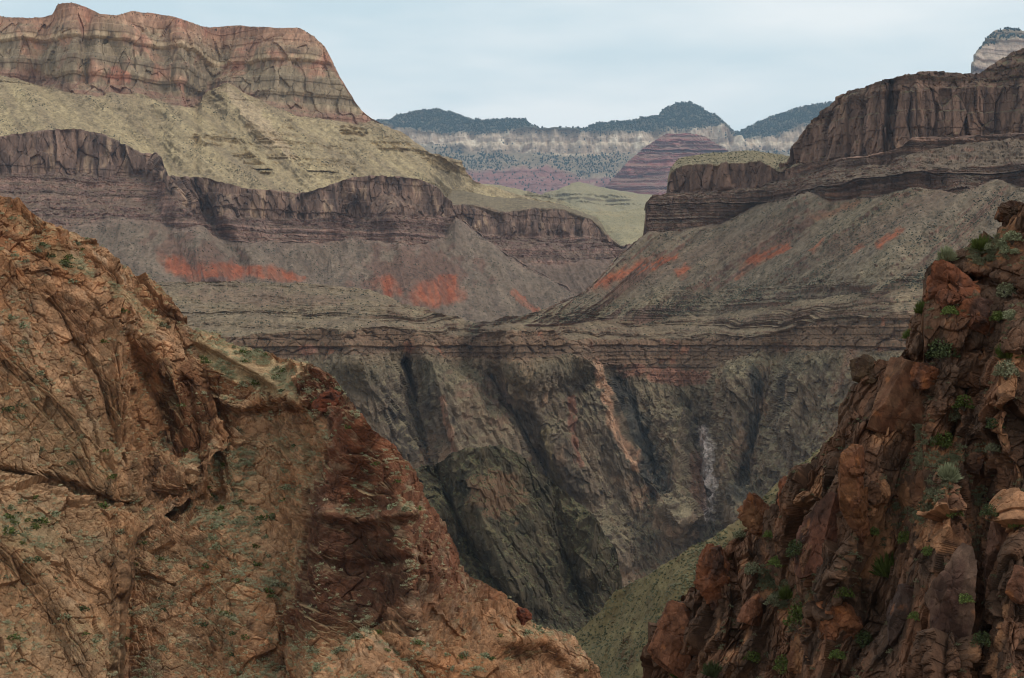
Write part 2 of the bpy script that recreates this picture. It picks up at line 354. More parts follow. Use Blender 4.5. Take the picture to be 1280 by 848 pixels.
def far_rim():
    rows = [[(400, 262), (880, 262), (1100, 262)],
            [(400, 205), (596, 218), (684, 211), (749, 228), (800, 215), (920, 215), (1100, 215)],
            [(400, 175), (526, 183), (575, 188), (609, 194), (644, 191), (679, 196), (749, 197), (784, 194), (850, 190), (915, 196), (930, 192), (1000, 192), (1100, 190)],
            [(400, 160), (487, 158), (515, 165), (560, 169), (590, 168), (640, 165), (664, 165), (740, 168), (800, 166), (850, 164), (905, 157), (917, 171), (930, 177), (970, 172), (1000, 160), (1040, 150), (1100, 150)],
            [(400, 158), (485, 156), (496, 148), (527, 144), (548, 141), (583, 150), (592, 155), (627, 153), (657, 155), (664, 163), (685, 166), (705, 167), (736, 165), (749, 159), (793, 155), (819, 150), (828, 143), (836, 137), (863, 132), (880, 141), (895, 150), (902, 155), (912, 164), (918, 169), (940, 162), (965, 152), (975, 145), (1000, 137), (1035, 132), (1100, 130)]]
    s = Surf(430, 1080, 0.9, rows, [(400, 9300), (1100, 9300)], [32, 34, 66, 30], jit=1.0, seed=3, back=900, maxd=900, ext=(300, 600))
    s.prepare(2)
    cl, cap, wood, red = s.band(2, 3), s.band(3, 9), s.band(1, 2), s.band(-1, 1)
    col = fbm(s.X/110, s.Y3/110, s.Z/500, 4, 5)
    s.push(cl*(80*col+30*ridged(s.X/60, s.Y3/60, s.Z/400, 2, 6)+18*layers(s.Z, 45, 2))+(1-cl)*(45*ridged(s.X/330, s.Y3/330, s.Z/700, 4, 9)+8*layers(s.Z, 30, 4)*red))
    A = strat(s, lin(188, 176, 156, 1.7), lin(142, 126, 112, 1.5), 30, 1)
    A = patches(s, A, lin(196, 188, 172, 1.75), 120, 0.1, 0.5, 31)
    A = mixc(A, strat(s, lin(138, 98, 92, 1.45), lin(118, 88, 84, 1.4), 28, 2), red)
    A = mixc(A, W3(s.Z, *lin(128, 118, 100, 1.2)), wood*0.9); A = mixc(A, W3(s.Z, *lin(84, 90, 78, 1.0)), cap*.9)
    A = patches(s, A, lin(150, 130, 112, 1.2), 120, 0.25, 0.6, 37)
    o = s.mesh("far_rim_hills", m_far, A)
    tag(o, "pale banded cliff wall on the far rim under a dark wooded top", "canyon rim", None, "structure")
    dens = (0.015+cap*2.4+wood*0.6*smooth(-.35, .15, fbm(s.X/260, s.Y3/260, s.Z/260, 3, 41))+cl*0.02*smooth(0, .4, fbm(s.X/90, s.Y3/90, s.Z/90, 2, 43))+red*0.10)
    p, _ = s.sample(dens, 14000, RNG)
    t = scatter_mesh("far_forest", p, RNG.uniform(3, 6, len(p)), ICO1, m_tree, RNG, 1.3, 0.1)
    tag(t, "dark blue-green conifer forest on the top and ledges of the far rim", "forest", None, "stuff")
    # red butte in front of the rim
    rows = [[(740, 262), (930, 262)], [(740, 250), (758, 232), (784, 203), (806, 184), (832, 168), (863, 167), (880, 170), (900, 182), (925, 200), (940, 215)]]
    b = Surf(745, 935, 0.8, rows, [(740, 7300), (930, 7300)], [33], jit=0.6, seed=8, back=500, maxd=1200)
    b.prepare(2)
    b.push_out(36*terr(b.Z+26*fbm(b.X/160, b.Y3/160, b.Z/90, 3, 4), 34, 1)+14*terr(b.Z, 11, 2)+30*fbm(b.X/120, b.Y3/120, b.Z/400, 4, 6))
    A = strat(b, lin(150, 98, 92, 1.75), lin(132, 92, 88, 1.65), 21, 7)
    A = mixc(A, W3(b.Z, *lin(120, 108, 92, 1.2)), 0.6*smooth(.55, .8, NZ(b)))
    tag(b.mesh("red_butte_hill", m_far, A), "red stepped butte in front of the pale far cliffs", "butte", None, "structure")
    # pale tower behind the right mesa
    rows = [[(1200, 110), (1320, 110)], [(1200, 106), (1213, 102), (1219, 96), (1240, 84), (1262, 74), (1320, 72)],
            [(1200, 105), (1213, 99), (1217, 86), (1221, 68), (1229, 56), (1250, 51), (1280, 49), (1320, 49)],
            [(1200, 104), (1214, 97), (1218, 83), (1222, 65), (1229, 52), (1236, 44.5), (1244, 40.5), (1256, 38.5), (1276, 38), (1290, 41), (1320, 46)]]
    b = Surf(1205, 1310, 0.6, rows, [(1200, 6600), (1320, 6600)], [45, 76, 40], jit=0.7, seed=12, back=300, maxd=300, ext=(0, 60))
    b.prepare(2)
    b.push(22*fbm(b.X/60, b.Y3/60, b.Z/200, 4, 3)+16*layers(b.Z, 18, 5))
    A = strat(b, lin(190, 176, 160, 1.5), lin(140, 122, 112, 1.4), 16, 3)
    A = patches(b, A, lin(120, 100, 88, 1.2), 70, 0.2, 0.55, 15)
    A = mixc(A, W3(b.Z, *lin(120, 112, 95, 1.2)), b.band(2, 9)*0.8)
    tag(b.mesh("pale_tower_hill", m_far, A), "pale cream rock tower peeping over the right-hand dark mesa", "butte", None, "structure")
    p, _ = b.sample(b.band(1.95, 9, .05), 150, RNG)
    tag(scatter_mesh("tower_scrub", p, RNG.uniform(3, 6, len(p)), ICO1, m_tree, RNG, 1.2, 0.1), "dark trees capping the pale rock tower", "trees", None, "stuff")

def mid_hills():
    out = []
    for nm, x0, x1, D, sl, top, seed, lab in (
        ("rounded_hill", 640, 860, 4300, 19, [(640, 262), (660, 252), (680, 244), (697, 239), (706, 234), (714, 231), (725, 231), (745, 234), (784, 241), (823, 246), (860, 252)], 21, "rounded pale green hill with faint ledges in the middle distance"),
        ("shoulder_hill", 575, 860, 3300, 21, [(575, 229), (596, 231), (618, 233), (644, 238), (679, 248), (700, 254), (722, 262), (745, 268), (770, 267), (800, 264), (830, 262), (860, 262)], 23, "pale green valley shoulder sloping down behind the dark cliff end")):
        rows = [[(x0, 330), (x1, 330)], top]
        s = Surf(x0, x1, 0.9, rows, [(x0, D-120 if seed == 23 else D), (x1, D+250)], [sl], jit=0.5, seed=seed, back=500, maxd=1500)
        if seed == 23:
            s.relief([(700, 262), (740, 285), (790, 320)], 14, -70, 'exp'); s.relief([(690, 290), (640, 240)], 20, 60)
            s.relief([(770, 320), (815, 268)], 18, 50)
        else:
            s.relief([(714, 231), (735, 262)], 16, 120); s.relief([(770, 240), (800, 262)], 14, 80)
        s.prepare(4)
        s.push(9*fbm(s.X/90, s.Y3/90, s.Z/90, 4, seed)+10*ridged((s.X+s.Z*.6)/120, s.Y3/400, s.Z/300, 3, seed))
        s.push_out(26*s.ell(730, 250, 90, 7, 4, .3)*terr(s.Z, 14, seed)+5*terr(s.Z, 22, seed))
        A = strat(s, lin(146, 138, 110, 1.4), lin(132, 126, 100, 1.4), 20, seed)
        A = mixc(A, W3(s.Z, *lin(112, 100, 84, 1.3)), smooth(.72, .5, NZ(s))*0.6)
        A = patches(s, A, lin(150, 140, 110, 1.25), 70, 0.1, 0.5, seed)
        tag(s.mesh(nm, m_mid, A, np.ones_like(s.Z)*.8, True), lab, "hill", None, "structure")

# ------------------------------------------------------------------ left side: red mesa, pale slope, dark cliff and talus (1.4 to 3 km)
DARKTOP = [(-60, 176), (0, 172), (30, 166), (60, 162), (100, 162), (125, 167), (150, 178), (175, 190), (182, 193), (196, 191), (203, 199), (206, 212), (210, 221), (250, 222), (290, 230), (310, 237), (340, 237), (370, 242), (400, 235), (430, 225), (460, 220), (483, 219), (527, 224), (550, 238), (562, 252), (568, 270), (580, 278), (610, 302), (653, 331), (706, 359), (722, 372)]
def left_cliff():
    # second promontory, behind
    rows = [[(540, 430), (800, 400)],
            [(540, 345), (600, 335), (662, 332), (700, 332), (771, 324), (776, 318), (784, 310), (800, 306)],
            [(540, 300), (575, 280), (600, 292), (612, 294), (645, 296), (697, 294), (732, 295), (755, 300), (771, 308), (778, 310), (784, 308.5), (800, 305)],
            [(540, 258), (580, 256), (610, 258), (631, 267), (645, 263), (671, 260), (690, 261), (706, 263), (740, 275), (751, 284), (757, 292), (766, 300), (776, 308), (784, 307.5), (800, 304)],
            [(540, 235), (580, 239), (618, 246), (660, 249), (700, 255), (726, 265), (745, 272), (754, 283), (758, 291), (767, 299), (777, 307), (784, 307), (800, 303)]]
    q = Surf(545, 795, 0.8, rows, [(540, 1750), (700, 1860), (800, 1900)], [31, 42, 80, 13], jit=1.0, seed=31, back=250)
    q.prepare(2); dark_rock(q, 1, 2, 2, 3, 33)
    A = dark_colour(q, 1, 2, 2, 3, 33); top = q.band(3, 9); tal = q.band(-1, 1)
    A = mixc(A, W3(q.Z, *lin(120, 112, 90, 1.2)), top*.85)
    A = mixc(A, W3(q.Z, *lin(105, 92, 82, 1.2)), tal*.9)
    tag(q.mesh("cliff_end_hill", m_cliff, A, top+.6*tal), "smaller dark cliff promontory with flat top at the end of the left wall", "cliff", None, "structure")
    # main wall
    rows = [[(-60, 440), (722, 425)],
            [(-60, 290), (60, 290), (110, 282), (150, 275), (200, 283), (225, 290), (250, 285), (270, 300), (310, 305), (400, 306), (440, 300), (531, 308), (556, 296), (568, 273.5), (580, 279.2), (610, 303.2), (653, 332.2), (706, 360.2), (722, 373.2)],
            [(-60, 222), (0, 220), (60, 216), (110, 218), (130, 225), (170, 216), (185, 222), (206, 226), (212, 240), (230, 262), (250, 265), (290, 272), (340, 274), (400, 272), (483, 270), (553, 271), (568, 272), (580, 278.6), (610, 302.6), (653, 331.6), (706, 359.6), (722, 372.6)],
            DARKTOP]
    s = Surf(-60, 722, 0.85, rows, [(-60, 1330), (0, 1360), (210, 1430), (300, 1500), (560, 1640), (722, 1760)], [31, [(-60, 42), (206, 42), (260, 48), (722, 48)], 80], jit=1.6, seed=41, back=30, drop=0.2, ext=(620, 0))
    s.relief([(565, 262), (580, 282), (653, 335), (706, 363)], 14, -20, 'exp')
    s.relief([(205, 215), (225, 262), (240, 300), (265, 345)], 16, 42); s.relief([(232, 225), (262, 275), (300, 330)], 12, -28)
    s.relief([(492, 270), (505, 310), (520, 380)], 20, 35); s.relief([(440, 265), (420, 310), (395, 350)], 16, -25); s.relief([(375, 240), (378, 280)], 5, -16)
    s.relief([(290, 272), (300, 310), (330, 350)], 18, 20)
    s.prepare(3); dark_rock(s, 1, 2, 2, 3, 43)
    A = dark_colour(s, 1, 2, 2, 3, 43); tal = s.band(-1, 1, .1)
    T = mixc(W3(s.Z, *lin(116, 104, 92, 1.45)), W3(s.Z, *lin(100, 88, 79, 1.4)), .5+fbm((s.X+.5*s.Z)/14, s.Y3/50, s.Z/60, 3, 7))
    T = mixc(T, W3(s.Z, *lin(110, 86, 76, 1.2)), .8*s.ell(520, 345, 80, 34, 0, .9)+.7*s.ell(245, 330, 60, 26, 20, .9))
    fan = np.clip(s.ell(225, 340, 34, 15, 22, .45, .6)+s.ell(280, 343, 40, 14, 4, .45, .6)+s.ell(335, 346, 46, 11, 8, .45, .6)+s.ell(368, 350, 12, 5, 10, .4)
                  +s.ell(484, 362, 26, 16, 12, .6, .7)+s.ell(546, 370, 40, 22, -5, .5, .6)+s.ell(558, 355, 14, 12, -40, .6)+s.ell(650, 378, 26, 7, 28, .8)*.8, 0, 1)
    fan = fan*(.5+.5*smooth(-.35, .3, fbm((s.X+.45*s.Z)/8, s.Y3/40, s.Z/50, 3, 8)))
    T = mixc(T, W3(s.Z, *lin(152, 86, 60, 1.2)), fan*.85)
    A = mixc(A, T, tal*smooth(.35, .6, NZ(s)+.25))
    V = tal*(1-fan)
    tag(s.mesh("dark_cliff_hill", m_cliff, A, V), "long dark purplish cliff band above grey scree with red earth patches", "cliff", None, "structure")
    # pale slope and red mesa above
    base = [(x, y+26) for x, y in DARKTOP]
    edge = [(478, 157), (481, 160), (500, 170), (513, 178), (535, 193), (575, 203), (581, 214), (590, 226), (604, 234), (640, 243), (668, 250), (700, 259), (722, 268), (746, 278)]
    rows = [[(-60, 205), (0, 202), (60, 196), (100, 196), (150, 208), (206, 232), (310, 262), (370, 268), (430, 262), (483, 258), (527, 262), (560, 272), (600, 275), (668, 284), (746, 306)],
            [(-60, 92), (0, 97), (20, 101), (45, 109), (80, 118), (120, 126), (140, 118), (170, 122), (205, 132), (245, 139), (252, 122), (270, 115), (285, 107), (300, 117), (340, 138), (370, 149), (410, 154), (450, 159)]+edge,
            [(-60, 78), (0, 84), (40, 92), (90, 104), (120, 108), (170, 106), (205, 116), (245, 122), (252, 116), (285, 103), (300, 112), (345, 128), (400, 138), (440, 140), (455, 146), (470, 153), (481, 158.5)]+[(x, y-.6) for x, y in edge[2:]],
            [(-60, 45), (0, 52), (70, 48), (150, 58), (262, 74), (350, 66), (400, 78), (420, 100), (440, 122), (455, 143), (470, 152), (481, 158)]+[(x, y-.9) for x, y in edge[2:]],
            [(-60, 26), (0, 20), (8, 23), (40, 23), (55, 22), (66, 18), (71, 6), (78, 4), (90, 3), (105, 8), (125, 18), (145, 20), (165, 14), (195, 16), (225, 23), (245, 31), (262, 35), (300, 32), (345, 34), (375, 35), (392, 45), (405, 57), (415, 76), (425, 96), (440, 120), (452, 138), (465, 148), (481, 157.5)]+[(x, y-1.2) for x, y in edge[2:]]]
    cd = lambda x: s.rowD(3, 22)(x)*(1-smooth(535, 580, x))+(q.rowD(4, 60)(x))*smooth(535, 580, x)
    p = Surf(-60, 745, 0.85, rows, cd, [[(-60, 27), (400, 27), (640, 24)], 55, 78, 72], jit=1.1, seed=51, back=300, maxd=700, ext=(620, 0))
    p.relief([(285, 105), (330, 160), (400, 215)], 22, 35); p.relief([(40, 105), (120, 150), (240, 215)], 18, -22); p.relief([(245, 135), (300, 190)], 14, -22)
    p.relief([(150, 20), (165, 60), (170, 115)], 26, 40); p.relief([(262, 34), (268, 70), (255, 118)], 20, -60); p.relief([(60, 25), (55, 90)], 22, -40); p.relief([(345, 36), (345, 130)], 40, 30); p.relief([(110, 10), (105, 100)], 10, -20)
    p.prepare(2)
    cl = p.band(1.1, 9, .25); sl = 1-cl; led = p.band(1, 2, .15)
    w = 10*fbm(p.X/90, p.Y3/90, p.Z/90, 3, 3)
    blk, tl, ck = blocks(p.X/16, p.Y3/16, p.Z/38, 61)
    d = cl*(9*fbm(p.X/36, p.Y3/36, p.Z/170, 4, 52)+2.4*layers(p.Z+w*.12, 11, 3)+3*blk+3*tl-.8*ck+2.5*layers(p.Z+w*.15, 27, 9))*(1-.75*smooth(3.45, 3.9, p.S))
    d += sl*(10*ridged((p.X+1.1*p.Z)/80, p.Y3/500, p.Z/400, 3, 53)+3.5*ridged((p.X+1.1*p.Z)/22, p.Y3/120, p.Z/80, 3, 153)+2.2*fbm(p.X/12, p.Y3/12, p.Z/12, 4, 54))
    p.push(d)
    ye = np.clip(p.ell(268, 181, 34, 8, 3, .4)+p.ell(440, 172, 20, 14, 2, .3)+p.ell(312, 206, 34, 9, 30, .6)+p.ell(488, 187, 30, 8, 10, .4)+p.ell(545, 205, 40, 9, 18, .4)+p.ell(575, 213, 16, 9, 10, .3)+.6*p.ell(370, 192, 70, 26, 15, .9), 0, 1)
    p.push_out(ye*sl*11*terr(p.Z+.1*w, 11, 3)+sl*3.0*terr(p.Z+.3*w, 19, 1))
    nz = NZ(p)
    A = strat(p, lin(140, 127, 106, 2.1), lin(108, 98, 84, 1.9), 11, 55, .15)
    A = patches(p, A, lin(146, 112, 96, 1.9), 45, .0, .55, 56, 5)
    topred = smooth(2.9, 3.9, p.S+.5*fbm(p.X/45, p.Y3/45, p.Z/120, 4, 57))
    A = mixc(A, W3(p.Z, *lin(148, 102, 86, 1.85)), .5*topred+.8*p.ell(148, 92, 18, 9, 20, .5))
    A = A*(1+.35*fbm(p.X/7, p.Y3/7, p.Z/90, 4, 62))[..., None]
    A = patches(p, A, lin(96, 82, 70, 1.8), 24, .25, .6, 58, 5)
    A = mixc(A, W3(p.Z, *lin(120, 92, 82, 1.7)), led*.7)
    A = mixc(A, W3(p.Z, *lin(140, 130, 106, 1.2)), cl*smooth(.5, .8, nz)*.5)
    S_ = mixc(W3(p.Z, *lin(150, 138, 110, 1.6)), W3(p.Z, *lin(130, 118, 97, 1.45)), .5+1.1*fbm((p.X+1.1*p.Z)/20, p.Y3/160, p.Z/140, 4, 59))
    S_ = mixc(S_, W3(p.Z, *lin(154, 138, 116, 1.6)), .7*p.ell(325, 160, 60, 14, 48, .8))
    S_ = mixc(S_, W3(p.Z, *lin(140, 120, 84, 1.6)), ye*smooth(.72, .5, nz)*.9)
    S_ = mixc(S_, W3(p.Z, *lin(96, 88, 74, 1.2)), smooth(.60, .40, nz)*.5)
    A = mixc(A, S_, sl)
    tag(p.mesh("red_mesa_hill", m_cliff, A, sl*.9+cl*smooth(.5, .8, nz)), "red and cream cliffed mesa above a broad pale green slope", "mesa", None, "structure")
    pts, _ = p.sample(sl*smooth(.0, .5, fbm((p.X+1.1*p.Z)/30, p.Y3/90, p.Z/70, 4, 60))+.05*cl+p.band(3.9, 9, .05)*.8, 3200, RNG)
    tag(scatter_mesh("pale_slope_scrub", pts, RNG.uniform(.4, 1.0, len(pts)), ICO1, m_scrub, RNG), "dark dots of scrub scattered over the pale slope below the red mesa", "scrub", None, "stuff")
    pts, _ = s.sample(s.band(-1, 1.1)*(1-fan)*smooth(-.3, .4, fbm(s.X/40, s.Y3/40, s.Z/40, 3, 61)), 4200, RNG)
    tag(scatter_mesh("left_scree_scrub", pts, RNG.uniform(.4, .95, len(pts)), ICO1, m_scrub, RNG), "dots of scrub on the grey scree below the dark left cliff", "scrub", None, "stuff")

def dark_rock(s, l0, l1, c0, c1, seed):
    """Ledgy beds between strips l0 and l1, a columnar cliff between c0 and c1, gullied scree below."""
    led, cl, tal = s.band(l0, l1, .08), s.band(c0, c1, .08), s.band(-1, l0, .06)
    w = 6*fbm(s.X/60, s.Y3/60, s.Z/60, 3, seed)
    wx = 9*fbm(s.X/70, s.Y3/70, s.Z/90, 3, seed+12); b1, t1, k1 = blocks((s.X+wx)/21, s.Y3/21, s.Z/55, seed); b2, t2, k2 = blocks(s.X/6, s.Y3/6, s.Z/16, seed+1)
    d = cl*(12*fbm(s.X/30, s.Y3/30, s.Z/160, 3, seed+2)+4.6*b1+5*t1-1.0*k1+1.8*b2+1.5*t2-.4*k2+1.8*layers(s.Z+w*.6, 9, seed)+4*fbm(s.X/14, s.Y3/14, s.Z/40, 4, seed+13))
    d += led*(9*fbm(s.X/38, s.Y3/38, s.Z/60, 4, seed+3)+1.2*b2-.8*k2)
    d += tal*(8*ridged((s.X+.35*s.Z)/42, s.Y3/400, s.Z/300, 3, seed+4)+2.2*ridged((s.X+.35*s.Z)/13, s.Y3/150, s.Z/90, 3, seed+14)+1.6*fbm(s.X/7, s.Y3/7, s.Z/7, 4, seed+5))
    s.push(d)
    s.push_out(led*(2.8*terr(s.Z+1.3*w, 7, seed)*(.5+smooth(-.3,.3,fbm(s.X/50,s.Y3/50,s.Z/12,3,seed+8)))+1.4*terr(s.Z+.9*w, 2.6, seed+1)))
def dark_colour(s, l0, l1, c0, c1, seed):
    led, cl = s.band(l0, l1, .08), s.band(c0, c1, .08)
    A = strat(s, lin(112, 92, 84, 2.4), lin(88, 72, 68, 2.3), 3.5, seed)
    C = mixc(W3(s.Z, *lin(104, 86, 76, 2.3)), W3(s.Z, *lin(72, 60, 56, 2.1)), .5+1.1*fbm(s.X/11, s.Y3/11, s.Z/70, 4, seed+6))
    C = mixc(C, W3(s.Z, *lin(128, 110, 94, 2.1)), smooth(.15, .5, fbm(s.X/16, s.Y3/16, s.Z/60, 3, seed+7)))
    A = mixc(A, C, cl)
    nz = NZ(s)
    A = mixc(A, W3(s.Z, *lin(112, 98, 86, 1.2)), (led*.8+cl*.5)*smooth(.45, .75, nz))
    return A

# ------------------------------------------------------------------ inner gorge: platform ledges, brown band, dark schist walls (0.9 to 1.4 km)
def gorge():
    rows = [[(150, 800), (1320, 800)],
            [(150, 720), (560, 720), (650, 668), (720, 652), (800, 640), (870, 660), (920, 668), (1000, 640), (1100, 640), (1320, 640)],
            [(150, 470), (300, 466), (380, 447), (420, 444), (460, 446), (500, 440), (540, 446), (606, 450), (650, 452), (712, 443), (745, 455), (770, 462), (800, 472), (849, 480), (880, 472), (905, 458), (950, 440), (1000, 440), (1060, 440), (1119, 440), (1320, 440)],
            [(150, 422), (300, 420), (400, 410), (430, 414), (480, 408), (500, 411), (540, 418), (600, 419), (612, 416), (640, 414), (688, 414), (712, 424), (760, 424), (830, 422), (900, 420), (950, 420), (990, 412), (1002, 402), (1060, 399), (1119, 392), (1320, 388)],
            [(150, 354), (200, 352), (300, 352), (380, 354), (420, 357), (461, 362), (509, 381), (566, 395), (600, 406), (640, 405), (690, 402), (760, 398), (900, 392), (1000, 376), (1119, 362), (1320, 350)]]
    s = Surf(160, 1300, 0.95, rows, [(150, 860), (400, 870), (640, 930), (800, 1000), (900, 1000), (1000, 900), (1120, 800), (1320, 760)], [33, 60, 80, [(150, 17), (560, 17), (700, 20), (1320, 22)]], jit=1.5, seed=71, back=120, drop=-.02, ext=(500, 600))
    Rf = s.relief
    Rf([(618, 470), (626, 492), (654, 543), (690, 600), (712, 640)], 17, -50, 'exp'); Rf([(650, 448), (660, 500), (640, 540)], 40, 25)
    Rf([(730, 446), (752, 470), (766, 530), (790, 575), (850, 650)], 34, 80, 'exp'); Rf([(700, 560), (720, 620), (760, 690)], 30, 35)
    Rf([(768, 476), (792, 525), (823, 615)], 20, -46); Rf([(760, 470), (790, 560)], 12, -20)
    Rf([(850, 520), (838, 600), (860, 650)], 14, 36, 'exp')
    Rf([(862, 510), (878, 543), (884, 648)], 22, -50, 'exp'); Rf([(915, 480), (905, 560), (925, 650)], 26, 60, 'exp')
    Rf([(975, 450), (960, 520), (935, 600)], 20, -26); Rf([(1010, 445), (990, 540)], 22, 30, 'exp')
    Rf([(505, 455), (525, 520), (548, 600)], 14, -50, 'exp'); Rf([(540, 452), (560, 520), (590, 620)], 26, 50, 'exp'); Rf([(450, 450), (480, 540)], 24, 24, 'exp')
    Rf([(425, 412), (440, 450)], 16, 12); Rf([(650, 405), (650, 448)], 42, 55); Rf([(575, 405), (575, 450)], 26, -45); Rf([(455, 405), (450, 450)], 40, 30); Rf([(820, 410), (820, 470)], 80, -40); Rf([(1060, 400), (1060, 440)], 60, 14)
    Rf([(660, 590), (740, 640)], 14, -14)
    s.prepare(3)
    wall, band, led, foot = s.band(.7, 2, .2), s.band(2, 3, .07), s.band(3, 9, .07), s.band(-1, .8, .2)
    w = 6*fbm(s.X/70, s.Y3/70, s.Z/70, 3, 73)
    b1, t1, k1 = blocks((s.X+.35*s.Z)/12, s.Y3/17, s.Z/52, 74, .8); b2, t2, k2 = blocks((s.X+.3*s.Z)/4, s.Y3/6, s.Z/17, 75, .8); b3, t3, k3 = blocks(s.X/9, s.Y3/9, s.Z/7, 76)
    xs = s.X+.33*s.Z+6*fbm(s.X/40, s.Y3/40, s.Z/40, 2, 72)
    wf = np.clip(wall+.8*foot, 0, 1)
    d = wf*(12*fbm(xs/48, s.Y3/48, s.Z/120, 4, 77)+5.0*ridged(xs/26, s.Y3/40, s.Z/90, 3, 78)+2.2*ridged(xs/10, s.Y3/20, s.Z/26, 3, 178)
            +1.3*fbm(xs/3, s.Y3/6, s.Z/7, 3, 179)+1.6*fbm(s.X/7, s.Y3/7, s.Z/7, 4, 180)+1.4*b1+2.2*t1+1.1*b2+1.8*t2-.3*k2+1.7*ridged(xs/5, s.Y3/6, s.Z/8, 3, 181))
    d += band*(4*fbm(s.X/22, s.Y3/22, s.Z/60, 4, 79)+1.6*b3-1.2*k3+1.5*layers(s.Z+.2*w, 5, 80)+.7*layers(s.Z+.1*w, 1.7, 81))
    d += led*(1.2*fbm(s.X/10, s.Y3/10, s.Z/10, 4, 82)+2.5*fbm(s.X/50, s.Y3/50, s.Z/50, 3, 83))
    s.push(d)
    w = w+13*perlin(s.X/230+3.1, s.Y3/400, .5, 99)+5*perlin(s.X/80, s.Y3/150, .5, 98)-np.maximum(s.X-170, 0)*.035
    led_ = led*(1-.9*smooth(3.6, 3.95, s.S)*smooth(620, 660, s.PX))
    s.push_out(led_*(7.5*terr(s.Z+w, 8.2, 2)+2.6*terr(s.Z+.9*w, 3.1, 4)))
    nz = NZ(s)
    A = mixc(W3(s.Z, *lin(100, 88, 74, 2.7)), W3(s.Z, *lin(66, 60, 54, 2.2)), .5+.9*fbm((s.X+.3*s.Z)/40, s.Y3/40, s.Z/70, 5, 84))
    A = patches(s, A, lin(112, 94, 78, 2.4), 34, .15, .5, 85, 5)
    A = mixc(A, W3(s.Z, *lin(112, 92, 80, 2.2)), .75*s.ell(600, 480, 36, 60, -28, .8)*smooth(-.3, .3, fbm(s.X/15, s.Y3/15, s.Z/50, 3, 93)))
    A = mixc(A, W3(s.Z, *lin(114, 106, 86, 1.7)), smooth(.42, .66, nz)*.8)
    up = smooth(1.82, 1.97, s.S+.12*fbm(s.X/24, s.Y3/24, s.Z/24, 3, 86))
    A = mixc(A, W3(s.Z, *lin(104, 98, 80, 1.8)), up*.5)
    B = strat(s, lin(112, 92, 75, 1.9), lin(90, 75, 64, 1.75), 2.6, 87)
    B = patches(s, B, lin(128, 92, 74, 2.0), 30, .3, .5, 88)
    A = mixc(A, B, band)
    A = mixc(A, W3(s.Z, *lin(136, 96, 82, 1.8)), .6*s.ell(385, 438, 13, 8, 0, .3)+.55*s.ell(840, 470, 60, 12, 5, .8))
    Lg = mixc(W3(s.Z, *lin(124, 112, 92, 1.6)), W3(s.Z, *lin(106, 93, 80, 1.5)), .5+.8*fbm(s.X/26, s.Y3/26, s.Z/12, 4, 89))
    Lg = mixc(Lg, strat(s, lin(98, 82, 72, 2.2), lin(112, 96, 82, 2.2), 2.2, 90), smooth(.62, .36, nz))
    Lg = mixc(Lg, W3(s.Z, *lin(112, 94, 82, 1.5)), .6*s.ell(330, 372, 110, 12, 4, .8))
    A = mixc(A, Lg, led)
    def streakcol(poly, wd, col, k, wob=4):
        nonlocal A
        dd, _, al = s.dist(poly, wob); A = mixc(A, W3(s.Z, *col), k*smooth(wd, wd*.45, dd)*smooth(-.25, .25, fbm(s.X/6, s.Y3/6, s.Z/22, 3, 94)+.3))
    streakcol([(745, 455), (752, 490), (765, 532), (780, 562), (796, 585)], 7, lin(146, 118, 98, 2.2), .9)
    streakcol([(708, 500), (714, 540), (722, 580)], 6, lin(124, 88, 74, 1.6), .8); streakcol([(552, 500), (563, 540), (572, 575)], 4, lin(140, 108, 90, 1.6), .8)
    streakcol([(682, 545), (690, 580), (706, 622), (714, 636)], 11, lin(118, 106, 82, 1.5), .9)
    streakcol([(878, 545), (884, 580), (886, 620), (882, 645)], 17, lin(180, 172, 170, 2.2), .95, 6); streakcol([(862, 575), (870, 640)], 9, lin(124, 94, 80, 1.6), .7, 6)
    streakcol([(772, 480), (796, 530), (825, 612)], 22, lin(56, 58, 58, 1.9), .8, 10); streakcol([(945, 470), (935, 560), (925, 630)], 12, lin(56, 57, 56, 1.8), .7, 8)
    streakcol([(1068, 440), (1050, 490)], 7, lin(126, 96, 80, 1.5), .6)
    V = np.clip(led*.9+(wall+foot)*smooth(.25, .6, nz)+up, 0, 1)
    tag(s.mesh("inner_gorge_terrain", m_schist, A, V), "dark schist gorge wall with buttresses under a brown ledge band and grassy terraces", "gorge wall", None, "structure")
    pts, _ = s.sample(led*.6+(wall+foot)*smooth(.25, .6, nz)*.5+up*.4, 6500, RNG)
    tag(scatter_mesh("gorge_scrub", pts, RNG.uniform(.3, .75, len(pts)), ICO1, m_scrub, RNG), "specks of scrub on the ledges and walls of the inner gorge", "scrub", None, "stuff")
    return s

